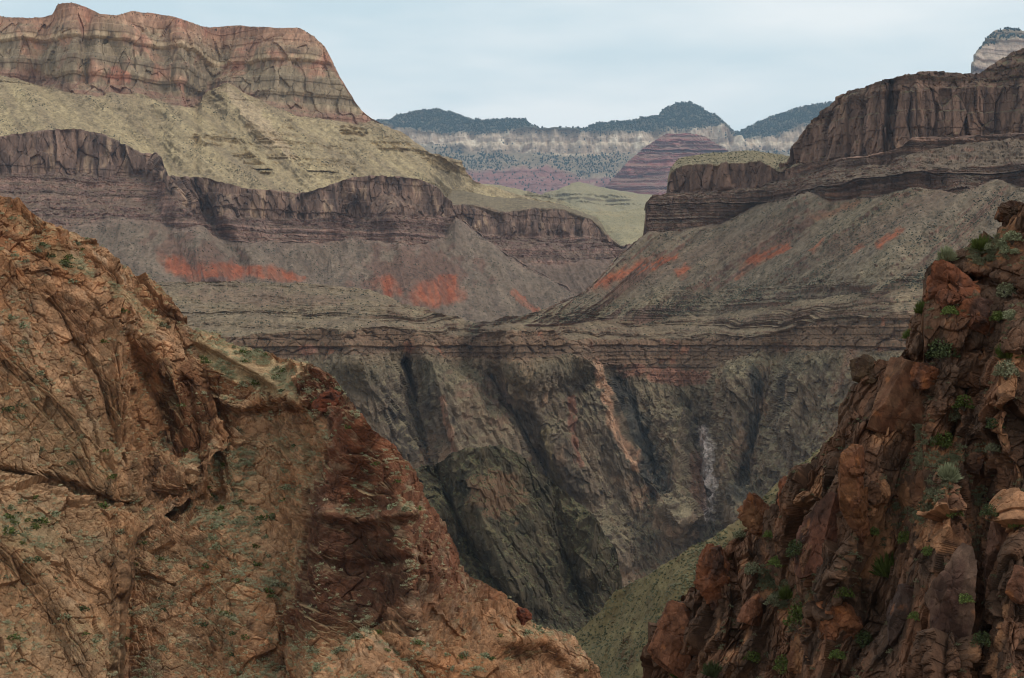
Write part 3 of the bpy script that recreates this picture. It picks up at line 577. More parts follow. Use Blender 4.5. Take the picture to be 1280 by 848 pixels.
def right_side(g):
    # scree, two ledges and the low bench
    top = [(600, 408), (627, 406), (679, 389), (732, 367), (775, 320), (800, 299.5), (804, 297)]
    rows = [[(600, 430), (640, 418), (690, 414), (760, 408), (900, 402), (1000, 388), (1119, 376), (1320, 366)],
            top+[(808, 293), (850, 291), (900, 281), (945, 259), (975, 252), (1015, 243), (1040, 253), (1090, 247), (1140, 237), (1165, 238), (1200, 246), (1245, 227), (1280, 236), (1320, 240)],
            [(x, y-.4) for x, y in top]+[(807, 270), (809, 255), (812, 250), (830, 246), (870, 246), (900, 243), (950, 238), (975, 240), (1000, 232), (1040, 228), (1090, 222), (1140, 214), (1200, 210), (1280, 206), (1320, 204)],
            [(x, y-.8) for x, y in top]+[(807, 268), (809, 254), (813, 248), (833, 243), (837, 240), (900, 239), (950, 235), (965, 229), (975, 226), (990, 222), (1040, 212), (1090, 206), (1140, 192), (1200, 180), (1280, 176), (1320, 174)],
            [(x, y-1.2) for x, y in top]+[(807, 267), (809, 253), (813, 247.5), (833, 242), (835, 225), (838, 214), (855, 206), (900, 205), (950, 202), (972, 214), (990, 208), (1040, 201), (1080, 196), (1120, 188), (1140, 174), (1200, 172), (1280, 168), (1320, 166)],
            [(x, y-1.6) for x, y in top]+[(807, 266.5), (809, 252.5), (813, 247), (833, 241.5), (835, 224), (838, 211), (850, 197), (890, 191), (940, 189), (987, 195), (1010, 203), (1040, 199.5), (1080, 194.5), (1120, 186.5), (1140, 172.5), (1200, 170.5), (1280, 166.5), (1320, 164.5)]]
    s = Surf(600, 1310, 0.9, rows, lambda x: np.interp(x, g.xs, g.DD[-1])-8, [[(600, 29), (800, 30), (1320, 30)], 70, 22, 76, 14], jit=1.3, seed=101, back=200, maxd=900, ext=(0, 600))
    s.relief([(1075, 200), (1020, 250), (900, 330), (800, 385)], 22, 22); s.relief([(975, 250), (880, 310), (760, 385)], 16, -16)
    s.relief([(1150, 235), (1080, 310), (1010, 370)], 20, -18); s.relief([(1210, 245), (1130, 320), (1090, 360)], 18, 22); s.relief([(1140, 175), (1145, 240)], 20, 30)
    s.relief([(1270, 240), (1200, 320)], 14, -12)
    s.prepare(3)
    tal = s.band(-1, 1, .06); led = s.band(1, 3, .05)+s.band(3, 4, .05)*smooth(985, 1000, s.PX); bc = s.band(3, 4, .06)*smooth(1000, 985, s.PX); top_ = s.band(4, 9, .05)
    led2 = s.band(1, 2, .05)*smooth(975, 960, s.PX)
    w = 6*fbm(s.X/60, s.Y3/60, s.Z/60, 3, 102)
    b1, t1, k1 = blocks(s.X/11, s.Y3/11, s.Z/50, 103); b2, t2, k2 = blocks(s.X/5, s.Y3/5, s.Z/9, 104)
    q = s.X-1.35*s.Z
    lowl = tal*smooth(398, 372, s.PY-(s.PX-800)*-.06)*0+tal*smooth(345, 385, s.PY+(s.PX-1000)*.09)
    d = bc*(7*fbm(s.X/25, s.Y3/25, s.Z/120, 3, 105)+3*b1+3*t1-1*k1+1*b2+t2-.5*k2)+led*(7*fbm(s.X/30, s.Y3/30, s.Z/50, 4, 106)+1.2*b2-.9*k2)
    d += tal*(8.0*ridged(q/38, s.Y3/500, s.Z/300, 3, 107)+2.4*ridged(q/12, s.Y3/200, s.Z/100, 3, 207)+1.8*fbm(q/8, s.Y3/40, s.Z/30, 3, 108)+1.5*fbm(s.X/5, s.Y3/5, s.Z/5, 4, 109)+1.2*b2*smooth(.1, .4, fbm(q/14, s.Y3/40, s.Z/18, 3, 119)))+top_*2*fbm(s.X/20, s.Y3/20, s.Z/20, 3, 110)
    fz = smooth(0, .14, s.S)
    s.push(d*fz)
    led = led*fz; lowl = lowl*fz
    s.push_out(led*(2.8*terr(s.Z+1.2*w, 6.5, 3)+1.4*terr(s.Z+.9*w, 2.4, 5))+lowl*(6*terr(s.Z+.4*w, 8.5, 1)*smooth(-.25, .25, fbm(s.X/60, s.Y3/60, s.Z/15, 2, 111))+2.2*terr(s.Z+.2*w, 3, 2)))
    nz = NZ(s)
    T = mixc(W3(s.Z, *lin(114, 104, 90, 1.45)), W3(s.Z, *lin(96, 86, 75, 1.4)), .5+1.0*fbm(q/9, s.Y3/70, s.Z/60, 4, 112))
    T = mixc(T, W3(s.Z, *lin(112, 104, 86, 1.5)), .7*lowl+.5*smooth(.1, .5, fbm(q/30, s.Y3/90, s.Z/60, 3, 113)))
    def st(x0, y0, x1, y1, wd, k=.95):
        dd, _, al = s.dist([(x0, y0), (x1, y1)], 6); return k*smooth(wd*1.25, wd*.1, dd+4*fbm(q/6, s.Y3/30, s.Z/30, 3, 114))
    fan = np.clip(st(735, 360, 800, 338, 9)+st(795, 342, 845, 325, 6)+st(850, 350, 862, 342, 6)+st(940, 328, 985, 310, 7)+st(1105, 315, 1130, 298, 6)+st(1020, 318, 1035, 305, 5, .6)+st(920, 350, 945, 325, 5, .5)+st(1076, 322, 1084, 314, 5, .6)+st(1015, 275, 1075, 255, 6, .35)+st(700, 375, 740, 360, 5, .4), 0, 1)
    T = mixc(T, W3(s.Z, *lin(104, 82, 72, 1.2)), .55*np.clip(st(760, 365, 1000, 285, 22, .7)+st(1050, 320, 1190, 240, 18, .7), 0, 1))
    T = mixc(T, W3(s.Z, *lin(152, 86, 60, 1.2)), fan*.85)
    T = mixc(T, W3(s.Z, *lin(86, 70, 64, 1.8)), lowl*smooth(.62, .38, nz))
    A = strat(s, lin(106, 86, 76, 2.2), lin(82, 68, 62, 2.1), 3, 115)
    C = mixc(W3(s.Z, *lin(94, 76, 66, 2.2)), W3(s.Z, *lin(68, 55, 50, 2.0)), .5+1.1*fbm(s.X/9, s.Y3/9, s.Z/60, 4, 116))
    A = mixc(A, C, np.clip(bc+.6*led2, 0, 1))
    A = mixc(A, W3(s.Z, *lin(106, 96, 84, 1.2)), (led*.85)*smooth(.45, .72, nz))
    A = mixc(A, W3(s.Z, *lin(120, 112, 90, 1.4)), top_*smooth(1010, 985, s.PX))
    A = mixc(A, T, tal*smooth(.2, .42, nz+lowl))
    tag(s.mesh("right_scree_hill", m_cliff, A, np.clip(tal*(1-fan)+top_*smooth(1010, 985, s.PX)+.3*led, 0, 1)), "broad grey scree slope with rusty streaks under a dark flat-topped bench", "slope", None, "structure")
    pts, _ = s.sample(tal*(1-fan)*(.35+lowl)*smooth(-.3, .4, fbm(q/30, s.Y3/30, s.Z/30, 3, 117))+top_*.6*smooth(1010, 985, s.PX), 7500, RNG)
    tag(scatter_mesh("right_scree_scrub", pts, RNG.uniform(.3, .8, len(pts)), ICO1, m_scrub, RNG), "dots of scrub over the grey right-hand scree slope", "scrub", None, "stuff")
    # the dark mesa on top
    rows = [[(975, 216), (989, 212), (1040, 206), (1080, 202), (1120, 196), (1143, 186), (1200, 182), (1320, 178)],
            [(975, 208), (989, 206), (1040, 199), (1080, 194), (1120, 188), (1145, 173), (1200, 170), (1280, 166), (1320, 164)],
            [(975, 205), (988, 204), (990, 184), (1005, 170), (1020, 158), (1037, 143), (1065, 128), (1100, 118), (1150, 112), (1200, 112), (1250, 110), (1320, 104)],
            [(975, 204), (988, 203), (990, 180), (1005, 162), (1020, 147), (1037, 131), (1050, 121), (1065, 114), (1100, 101), (1150, 90), (1190, 89), (1215, 91), (1225, 91), (1240, 81), (1265, 64), (1280, 60), (1320, 52)]]
    m = Surf(975, 1312, 0.8, rows, lambda x: np.interp(x, s.xs, s.D[4])+4, [50, 80, 58], jit=1.3, seed=121, back=300, drop=.1, maxd=300, ext=(0, 600))
    m.relief([(1115, 105), (1112, 190)], 6, -18); m.relief([(1145, 95), (1150, 175)], 16, 16); m.relief([(1030, 150), (1035, 200)], 18, 10)
    m.prepare(2); cl = m.band(.8, 2, .12); up = m.band(2, 9, .1)
    w = 6*fbm(m.X/60, m.Y3/60, m.Z/60, 3, 122)
    b1, t1, k1 = blocks(m.X/9, m.Y3/9, m.Z/60, 123); b2, t2, k2 = blocks(m.X/4.5, m.Y3/4.5, m.Z/11, 124)
    m.push(cl*(8*fbm(m.X/24, m.Y3/24, m.Z/140, 3, 125)+3.2*b1+3.2*t1-1.2*k1)+1.2*b2+1.2*t2-.5*k2+1.2*layers(m.Z+.3*w, 8, 126)+up*(5*fbm(m.X/24, m.Y3/24, m.Z/24, 4, 127)))
    m.push_out(up*(4*terr(m.Z+.4*w, 8, 2)))
    nz = NZ(m)
    A = mixc(W3(m.Z, *lin(94, 76, 66, 2.2)), W3(m.Z, *lin(66, 54, 49, 2.0)), .5+1.1*fbm(m.X/9, m.Y3/9, m.Z/70, 4, 128))
    A = mixc(A, W3(m.Z, *lin(112, 92, 78, 1.7)), smooth(.2, .5, fbm(m.X/14, m.Y3/14, m.Z/50, 3, 129)))
    A = mixc(A, W3(m.Z, *lin(104, 98, 78, 1.2)), smooth(.5, .75, nz)*.85)
    tag(m.mesh("dark_mesa_hill", m_cliff, A, smooth(.5, .8, nz)), "massive dark brown cliffed mesa above the right-hand scree", "mesa", None, "structure")

# ------------------------------------------------------------------ nearer ridges inside the gorge (350 to 650 m)
def near_ridges():
    rows = [[(490, 860), (800, 860)],
            [(490, 760), (800, 790)],
            [(490, 606), (516, 588), (535, 582), (558, 575), (580, 563), (600, 560), (627, 556), (645, 566), (664, 580), (690, 602), (728, 634), (740, 646), (749, 660), (760, 676), (768, 696), (774, 730), (782, 765), (800, 788)]]
    s = Surf(495, 795, 0.75, rows, [(490, 520), (800, 560)], [40, 56], jit=2.0, seed=131, back=60, drop=1.2)
    s.relief([(600, 562), (600, 640), (640, 740)], 34, 22, 'exp'); s.relief([(690, 605), (700, 680), (735, 770)], 22, -16, 'exp'); s.relief([(745, 650), (735, 720)], 12, 12, 'exp'); s.relief([(545, 590), (590, 690), (660, 780)], 18, -14, 'exp')
    s.prepare(3)
    b1, t1, k1 = blocks((s.X+.4*s.Z)/8, s.Y3/8, s.Z/16, 132); b2, t2, k2 = blocks((s.X+.4*s.Z)/2.8, s.Y3/2.8, s.Z/5, 133)
    xs = s.X+.45*s.Z
    s.push(6*fbm(xs/24, s.Y3/24, s.Z/40, 5, 134)+1.6*ridged(xs/9, s.Y3/14, s.Z/16, 3, 137)+1.0*b1+1.2*t1+.6*b2+.8*t2-.25*k2+.7*fbm(s.X/2, s.Y3/2, s.Z/3, 4, 138))
    nz = NZ(s)
    A = mixc(W3(s.Z, *lin(76, 68, 55, 1.9)), W3(s.Z, *lin(48, 46, 39, 1.7)), .5+.9*fbm(s.X/9, s.Y3/9, s.Z/14, 5, 135))
    A = mixc(A, W3(s.Z, *lin(98, 78, 62, 2.0)), .8*s.ell(620, 620, 36, 30, 20, .8))
    A = mixc(A, W3(s.Z, *lin(100, 94, 70, 1.5)), smooth(.45, .7, nz)*.8*smooth(-.4, .2, fbm(s.X/10, s.Y3/10, s.Z/10, 3, 136)))
    tag(s.mesh("dark_ridge_hill", m_schist, A, smooth(.3, .6, nz)), "dark olive craggy ridge standing in front of the gorge wall", "ridge", None, "structure")
    pts, _ = s.sample(smooth(.3, .6, nz)+.08, 5000, RNG)
    tag(scatter_mesh("dark_ridge_scrub", pts, RNG.uniform(.16, .5, len(pts)), ICO1, m_scrub2, RNG), "grey-green scrub on the ledges of the dark ridge", "scrub", None, "stuff")
    # pale green slope at the bottom right
    rows = [[(690, 900), (1060, 900)], [(690, 812), (717, 792), (745, 766), (770, 740), (800, 726), (823, 713), (865, 682), (900, 664), (921, 651), (950, 628), (980, 602), (1005, 582), (1034, 552), (1060, 520)]]
    j = Surf(692, 1058, 0.75, rows, [(690, 330), (760, 300), (850, 260), (1060, 235)], [[(690, 36), (1060, 33)]], jit=1.2, seed=141, back=40, drop=.9)
    j.relief([(900, 668), (830, 750), (780, 848)], 26, 6); j.relief([(950, 660), (880, 760)], 20, -5); j.relief([(800, 728), (750, 800)], 14, -5)
    j.prepare(3)
    b2, t2, k2 = blocks(j.X/1.6, j.Y3/1.6, j.Z/1.6, 142)
    rk = smooth(.1, .5, fbm(j.X/12, j.Y3/12, j.Z/12, 3, 143))
    j.push(2.2*fbm((j.X-.8*j.Z)/14, j.Y3/30, j.Z/20, 4, 144)+.5*fbm(j.X/2, j.Y3/2, j.Z/2, 3, 145)+rk*(.5*b2+.3*t2))
    A = mixc(W3(j.Z, *lin(108, 100, 72, 1.55)), W3(j.Z, *lin(90, 82, 62, 1.4)), .5+.8*fbm(j.X/6, j.Y3/6, j.Z/6, 4, 146))
    A = mixc(A, W3(j.Z, *lin(86, 66, 52, 1.4)), rk*.6*smooth(.75, .5, NZ(j)))
    tag(j.mesh("green_slope_hill", m_granite2, A, np.ones_like(j.Z)), "olive grassy slope falling to the ravine between the two near crags", "slope", None, "structure")
    pts, k = j.sample(smooth(-.5, .3, fbm(j.X/8, j.Y3/8, j.Z/8, 3, 147))+.15, 7500, RNG)
    tag(scatter_mesh("green_slope_scrub", pts, RNG.uniform(.1, .34, len(pts)), ICO1, m_scrub2, RNG), "low olive brush covering the slope at the bottom of the ravine", "brush", None, "stuff")
    # rusty knob where slope meets ridge
    return s, j

# ------------------------------------------------------------------ left foreground: granite mountainside (100 to 260 m)
def granite(s, dirs, seed, scale=1.0, amp=1.0, mask=None, cracks=1.0):
    """Jointed granite: tilted blocks of several sizes, long in the direction of the foliation."""
    a = R(dirs); u = s.X*math.cos(a)+s.Z*math.sin(a); v = -s.X*math.sin(a)+s.Z*math.cos(a)
    v = v+.5*scale*fbm(s.X/(18*scale), s.Y3/(18*scale), s.Z/(18*scale), 2, seed+8)
    d = .9*scale*fbm(u/16/scale, s.Y3/8/scale, v/9/scale, 2, seed+11)
    for L, W, k, sd in ((13, 6.5, .70, 0), (5.5, 2.8, .46, 1), (2.4, 1.25, .30, 2), (1.1, .6, .15, 3), (.5, .28, .06, 4)):
        b, t, c = blocks(u/(L*scale), s.Y3/(W*1.6*scale), v/(W*scale), seed+sd, -.7)
        d = d+scale*amp*k*(.7*b+1.35*t-(0, .12, .45, .5, .4)[sd]*cracks*c)
    if mask is not None: d = d*mask
    s.push(d.astype(f32))
    return u, v
def granite_colour(s, seed, u, v, tan, orange, brown, k=1.0):
    A = mixc(W3(s.Z, *tan), W3(s.Z, *orange), smooth(-.3, .5, fbm(u/14, s.Y3/9, v/7, 4, seed)))
    A = mixc(A, W3(s.Z, *brown), .85*smooth(.15, .55, fbm(u/9, s.Y3/9, v/3.5, 5, seed+1)))
    A = mixc(A, W3(s.Z, *lin(78, 60, 50, 1.0)), .7*smooth(.35, .6, fbm(s.X/4, s.Y3/4, s.Z/12, 4, seed+2)))
    A = mixc(A, W3(s.Z, *lin(150, 132, 112, 1.35)), .6*smooth(.15, .5, fbm(u/3.5, s.Y3/2.5, v/1.4, 4, seed+6)))
    A = A*(1+.22*blocks(u/1.9, s.Y3/1.2, v/.75, seed+4)[0])[..., None]
    return A
KS = {}
def left_foreground():
    tan, org, brn = lin(142, 113, 88, 1.55), lin(138, 99, 70, 1.45), lin(106, 77, 59, 1.3)
    # rib behind and the long red spur
    rows = [[(100, 960), (800, 960)],
            [(100, 520), (240, 505), (262, 500), (280, 512), (320, 505), (345, 508), (378, 520), (400, 540), (440, 560), (480, 620), (520, 680), (560, 735), (600, 765), (660, 810), (700, 830), (740, 850), (770, 868)],
            [(100, 430), (235, 420), (250, 430), (270, 450), (290, 462), (320, 472), (350, 482), (373, 497), (376, 468), (390, 464), (402, 466), (416, 476), (428, 492), (440, 510), (463, 545), (495, 566), (527, 612), (559, 662), (585, 728), (622, 748), (654, 776), (696, 800), (717, 812), (738, 834), (750, 852), (770, 870)],
            [(100, 405), (237, 408), (249, 415), (280, 425), (311, 436), (342, 444), (373, 452), (385, 453), (401, 460), (416, 471), (428, 487), (440, 502), (452, 522), (463, 537), (480, 548), (495, 559), (512, 582), (527, 601), (545, 632), (559, 654), (572, 686), (580, 707), (585, 721), (600, 727), (622, 738), (654, 762), (675, 778), (696, 786), (717, 796), (738, 823), (749, 846), (770, 868)]]
    s = Surf(120, 768, 0.62, rows, [(120, 138), (300, 140), (350, 140), (420, 134), (520, 134), (640, 150), (768, 170)], [[(120, 46), (330, 50), (400, 60), (560, 56), (640, 42), (768, 38)], 56, [(120, 30), (372, 32), (378, 60), (768, 52)]], jit=1.5, seed=151, back=25, drop=1.0, maxd=80)
    G = s.relief
    G([(402, 560), (384, 623), (370, 697), (358, 746), (350, 860)], 9, -2.0, 'exp')
    G([(470, 530), (500, 640), (520, 720), (520, 800)], 40, 6); G([(440, 520), (400, 640), (385, 740), (372, 860)], 26, 3.5)
    G([(268, 500), (300, 508), (340, 500), (378, 500)], 9, 2.4); G([(250, 425), (330, 470), (385, 520), (410, 560)], 7, 2.5)
    G([(262, 505), (270, 620), (160, 640)], 14, -3.5)
    G([(390, 700), (440, 712), (510, 700)], 7, -.9); G([(395, 640), (450, 650), (520, 640)], 8, 1.6); G([(360, 790), (430, 800)], 20, -.6)
    G([(640, 800), (690, 800), (722, 832)], 16, 3.5); G([(150, 640), (165, 740), (160, 860)], 10, -1.0, 'exp'); G([(60, 600), (120, 740), (100, 860)], 30, 3)
    G([(240, 610), (300, 700), (310, 860)], 40, 3)
    s.prepare(3)
    sp = smooth(-14, 10, s.dist([(402, 540), (384, 623), (370, 697), (358, 746), (350, 900)])[1]*-1+0)      # the dark red spur, east of the gully
    sp = np.maximum(smooth(0, 14, s.PX-np.interp(s.PY, [540, 623, 697, 746, 848, 960], [402, 384, 370, 358, 350, 344])), 0)*smooth(455, 470, s.PY)
    slope = s.ell(318, 462, 95, 24, 22, .35)*(1-s.ell(410, 490, 42, 38, 30, .2)); crag = s.ell(408, 492, 40, 34, 38, .25)
    soft = np.clip(slope, 0, 1)
    u, v = granite(s, -22, 152, 1.0, .9, (1-.75*soft)*(1-.35*sp))
    s.push(.14*fbm(s.X/1.0, s.Y3/1.0, s.Z/.8, 3, 158)*(1-.6*soft)+crag*1.1*fbm(s.X/2.2, s.Y3/2.2, s.Z/1.4, 4, 159))
    nz = NZ(s)
    A = granite_colour(s, 160, u, v, tan, org, brn)
    Rd = granite_colour(s, 165, u, v, lin(112, 76, 60, 1.2), lin(106, 66, 49, 1.2), lin(80, 55, 45, 1.1))
    A = mixc(A, W3(s.Z, *lin(150, 124, 98, 1.75)), .5*s.ell(285, 640, 130, 190, 0, .8, .7))     # shaded slope between face and spur, brightened in its colour to offset the shade
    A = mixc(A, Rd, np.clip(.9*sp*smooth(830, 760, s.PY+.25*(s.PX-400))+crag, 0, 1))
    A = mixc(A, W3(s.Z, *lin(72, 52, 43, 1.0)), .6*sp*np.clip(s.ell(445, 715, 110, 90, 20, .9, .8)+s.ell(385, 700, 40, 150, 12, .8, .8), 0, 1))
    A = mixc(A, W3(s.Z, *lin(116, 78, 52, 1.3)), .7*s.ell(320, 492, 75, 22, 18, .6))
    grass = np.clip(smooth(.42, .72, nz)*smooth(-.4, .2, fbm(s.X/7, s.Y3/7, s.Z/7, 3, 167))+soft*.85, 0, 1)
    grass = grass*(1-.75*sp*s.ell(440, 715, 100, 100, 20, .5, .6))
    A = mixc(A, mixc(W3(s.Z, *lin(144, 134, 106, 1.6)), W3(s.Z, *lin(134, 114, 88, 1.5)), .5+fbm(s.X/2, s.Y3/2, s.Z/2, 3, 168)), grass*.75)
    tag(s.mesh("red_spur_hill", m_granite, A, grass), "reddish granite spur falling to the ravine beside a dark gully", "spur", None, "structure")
    KS['spur'] = (s, .06+grass*1.2+soft*.7+.5*s.ell(285, 640, 120, 170, 0, .4, .6), nz)
    # the great tan face on the far left
    rows = [[(-60, 1000), (138, 1000), (150, 900), (160, 760), (170, 672), (186, 660), (222, 637), (257, 617), (268, 574), (285, 562)],
            [(-60, 640), (0, 612), (41, 618), (107, 636), (156, 648), (180, 655), (220, 632), (255, 614), (268, 570), (285, 560)],
            [(-60, 596), (0, 590), (41, 600), (107, 616), (156, 630), (180, 634), (220, 618), (252, 602), (266, 566), (285, 552)],
            [(-60, 330), (0, 330), (60, 352), (130, 392), (190, 430), (228, 462), (250, 485), (266, 520), (285, 548)],
            [(-60, 222), (0, 241), (23, 246), (35, 261), (51, 273), (70, 281), (93, 284), (113, 294), (132, 304), (144, 319), (163, 333), (183, 349), (198, 362), (214, 382), (230, 401), (243, 424), (252, 446), (259, 468), (266, 505), (274, 535), (285, 545)]]
    k = Surf(-60, 284, 0.62, rows, [(-60, 118), (135, 130), (150, 135), (160, 145), (172, 154), (200, 158), (284, 162)], [[(-60, 44), (284, 50)], 18, 64, 40], jit=1.6, seed=171, back=30, drop=1.0, maxd=60, ext=(620, 0))
    G = k.relief
    G([(190, 430), (240, 520), (262, 600)], 14, 2.6); G([(232, 480), (250, 560), (215, 620)], 8, -2.5); G([(0, 420), (100, 520), (130, 610)], 26, 2.5)
    G([(160, 420), (205, 520), (212, 600)], 10, -2.2, 'exp'); G([(60, 370), (120, 470), (150, 560)], 9, -1.6, 'exp'); G([(-20, 585), (60, 600), (156, 632)], 6, -2.0)
    G([(30, 250), (70, 290), (60, 310)], 12, 2.5); G([(100, 320), (200, 400)], 10, -1.5); G([(-30, 640), (60, 720), (140, 860)], 20, 2.5)
    k.prepare(3)
    soft = np.clip(k.ell(85, 328, 48, 13, 30, .5)+k.ell(160, 372, 40, 8, 38, .5)+k.ell(35, 665, 60, 28, 12, .6)*.8, 0, 1)
    u, v = granite(k, -50, 1173, 1.0, 1.0, 1-.6*soft)
    k.push(.12*fbm(k.X/1.0, k.Y3/1.0, k.Z/.8, 3, 178))
    nz = NZ(k)
    A = granite_colour(k, 180, u, v, tan, org, brn)
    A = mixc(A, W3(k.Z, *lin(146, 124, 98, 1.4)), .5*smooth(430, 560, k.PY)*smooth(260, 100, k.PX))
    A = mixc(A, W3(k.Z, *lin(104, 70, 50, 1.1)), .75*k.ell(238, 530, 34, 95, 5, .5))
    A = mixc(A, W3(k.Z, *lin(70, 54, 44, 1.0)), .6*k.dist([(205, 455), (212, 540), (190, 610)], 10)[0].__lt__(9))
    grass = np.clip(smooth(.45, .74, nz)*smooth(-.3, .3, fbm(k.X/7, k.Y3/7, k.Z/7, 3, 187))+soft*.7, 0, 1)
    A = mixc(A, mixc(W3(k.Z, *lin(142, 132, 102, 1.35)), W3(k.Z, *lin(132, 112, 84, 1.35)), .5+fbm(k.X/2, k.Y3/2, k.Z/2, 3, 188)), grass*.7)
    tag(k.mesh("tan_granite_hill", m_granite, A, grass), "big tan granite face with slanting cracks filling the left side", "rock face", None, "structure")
    KS['face'] = (k, .05+grass*1.0+soft*.8, nz)
    # low hump at the bottom
    rows = [[(350, 960), (745, 960)], [(350, 884), (385, 845), (402, 826), (418, 812), (432, 800), (450, 790), (469, 786), (490, 790), (506, 795), (537, 808), (570, 812), (600, 826), (640, 840), (700, 880), (745, 900)]]
    h = Surf(355, 720, 0.62, rows, [(350, 92), (745, 98)], [32], jit=1.5, seed=191, back=14, drop=.9, maxd=30)
    h.relief([(470, 787), (540, 860)], 8, -1.0, 'exp'); h.relief([(450, 800), (440, 880)], 18, 1.0)
    h.prepare(3); u, v = granite(h, -35, 192, .6, .8)
    nz = NZ(h); A = granite_colour(h, 195, u, v, tan, org, lin(140, 112, 86, 2.0))
    grass = smooth(.6, .85, nz)*smooth(-.3, .25, fbm(h.X/4, h.Y3/4, h.Z/4, 3, 197))
    A = mixc(A, W3(h.Z, *lin(140, 124, 92, 1.25)), grass*.6)
    tag(h.mesh("granite_hump_hill", m_granite, A, grass), "low rounded tan granite hump at the foot of the red spur", "rock hump", None, "structure")
    KS['hump'] = (h, .05+grass, nz)

# ------------------------------------------------------------------ right foreground: dark broken outcrop (40 to 80 m)
def right_foreground():
    sky_ = [(800, 862), (811, 846), (815, 824), (823, 782), (833, 766), (855, 742), (872, 727), (874, 692), (901, 680), (915, 672), (930, 662), (950, 655), (968, 645), (976, 622), (985, 612), (999, 591), (1015, 568), (1034, 548), (1047, 514), (1062, 484), (1072, 470), (1082, 455), (1100, 450), (1107, 448), (1115, 434), (1126, 413), (1136, 394), (1148, 382), (1155, 374), (1153, 350), (1158, 340), (1169, 328), (1197, 315), (1224, 302), (1234, 288), (1246, 276), (1262, 268), (1280, 264), (1330, 250)]
    rows = [[(800, 990), (1330, 990)],
            [(x, y*.55+990*.45) for x, y in sky_], [(x, y*.78+990*.22) for x, y in sky_],
            [(x, y+14) for x, y in sky_], sky_]
    s = Surf(802, 1325, 0.55, rows, [(802, 66), (900, 58), (1050, 50), (1180, 45), (1325, 42)], [56, 64, 52, 34], jit=2.0, seed=201, back=12, drop=.9, maxd=20, ext=(0, 600))
    G = s.relief
    G([(1150, 500), (1120, 620), (1060, 760)], 26, -1.4); G([(1130, 640), (1100, 740), (1060, 848)], 12, -1.3, 'exp'); G([(1225, 560), (1222, 700), (1225, 860)], 16, -2.4)
    G([(1180, 600), (1190, 700), (1185, 848)], 26, 1.8); G([(1265, 640), (1262, 860)], 20, 1.6); G([(1060, 540), (1072, 640), (1050, 740)], 22, 1.5)
    G([(1000, 600), (1020, 700), (1030, 760)], 20, 1.2); G([(940, 680), (990, 760), (1000, 848)], 24, -1.2); G([(890, 690), (900, 760), (880, 848)], 22, 1.4); G([(835, 770), (830, 848)], 20, 1.2)
    G([(1170, 330), (1160, 400), (1140, 440)], 20, 1.0); G([(1240, 420), (1200, 520), (1160, 620)], 20, -1.5); G([(1215, 470), (1185, 560)], 7, -.9, 'exp'); G([(1262, 420), (1240, 560)], 22, 1.0)
    G([(1160, 345), (1220, 350), (1280, 372)], 9, -.9); G([(1135, 452), (1200, 440), (1280, 450)], 10, -.7)
    s.prepare(3)
    ledge = np.clip(s.ell(1245, 312, 46, 20, -22, .3)+s.ell(1160, 590, 40, 90, 22, .6)*.8+s.ell(985, 740, 34, 60, -20, .6)*.7+s.ell(1090, 680, 28, 70, 24, .5)*.6+s.ell(1225, 620, 14, 90, 4, .5)*.5, 0, 1)
    m = 1-.65*ledge
    a = R(68); u = s.X*math.cos(a)+s.Z*math.sin(a); v = -s.X*math.sin(a)+s.Z*math.cos(a)
    v = v+.2*fbm(s.X/5, s.Y3/5, s.Z/5, 2, 212)
    d = 0
    for L, W, k, sd in ((5.0, 2.0, .50, 0), (2.2, 1.0, .28, 1), (.95, .5, .13, 2), (.42, .24, .055, 3), (.2, .12, .02, 4)):
        b, t, c = blocks(u/L, s.Y3/(W*1.5), v/W, 213+sd, .5)
        d = d+k*(.75*b+1.5*t-.3*c)
    m = m*(.45+.75*smooth(-.3, .3, fbm(u/5, s.Y3/3, v/2.5, 3, 225)))
    s.push((d*m+.05*fbm(s.X/.4, s.Y3/.4, s.Z/.4, 3, 218)+.3*fbm(u/4, s.Y3/2, v/1.2, 3, 219)).astype(f32))
    nz = NZ(s)
    dark, rust, org = lin(86, 68, 57, 1.25), lin(102, 74, 58, 1.25), lin(142, 106, 80, 1.35)
    A = mixc(W3(s.Z, *dark), W3(s.Z, *rust), smooth(-.3, .35, fbm(u/3, s.Y3/1.5, v/1.2, 4, 220)))
    A = mixc(A, W3(s.Z, *lin(66, 54, 47, 1.25)), .8*smooth(.05, .45, fbm(u/2.4, s.Y3/1.2, v/1.0, 4, 221)))
    A = mixc(A, W3(s.Z, *org), .85*smooth(.2, .5, fbm(u/2.6, s.Y3/1.4, v/1.3, 5, 222)+.55*np.clip(s.ell(1105, 650, 30, 80, 20, .5)+s.ell(1165, 655, 24, 40, 10, .5)+s.ell(1262, 640, 12, 60, 0, .5)+s.ell(1270, 470, 20, 40, 0, .5), 0, 1)))
    A = mixc(A, W3(s.Z, *lin(152, 108, 74, 1.0)), ledge*smooth(.35, .7, nz)*.7)
    A = A*(1+.3*blocks(u/.8, s.Y3/.5, v/.42, 215)[0])[..., None]
    tag(s.mesh("dark_outcrop_hill", m_near, A, ledge), "dark rusty broken rock outcrop filling the lower right", "rock outcrop", None, "structure")
    KS['outcrop'] = (s, .06+ledge*1.3, nz)
    return s

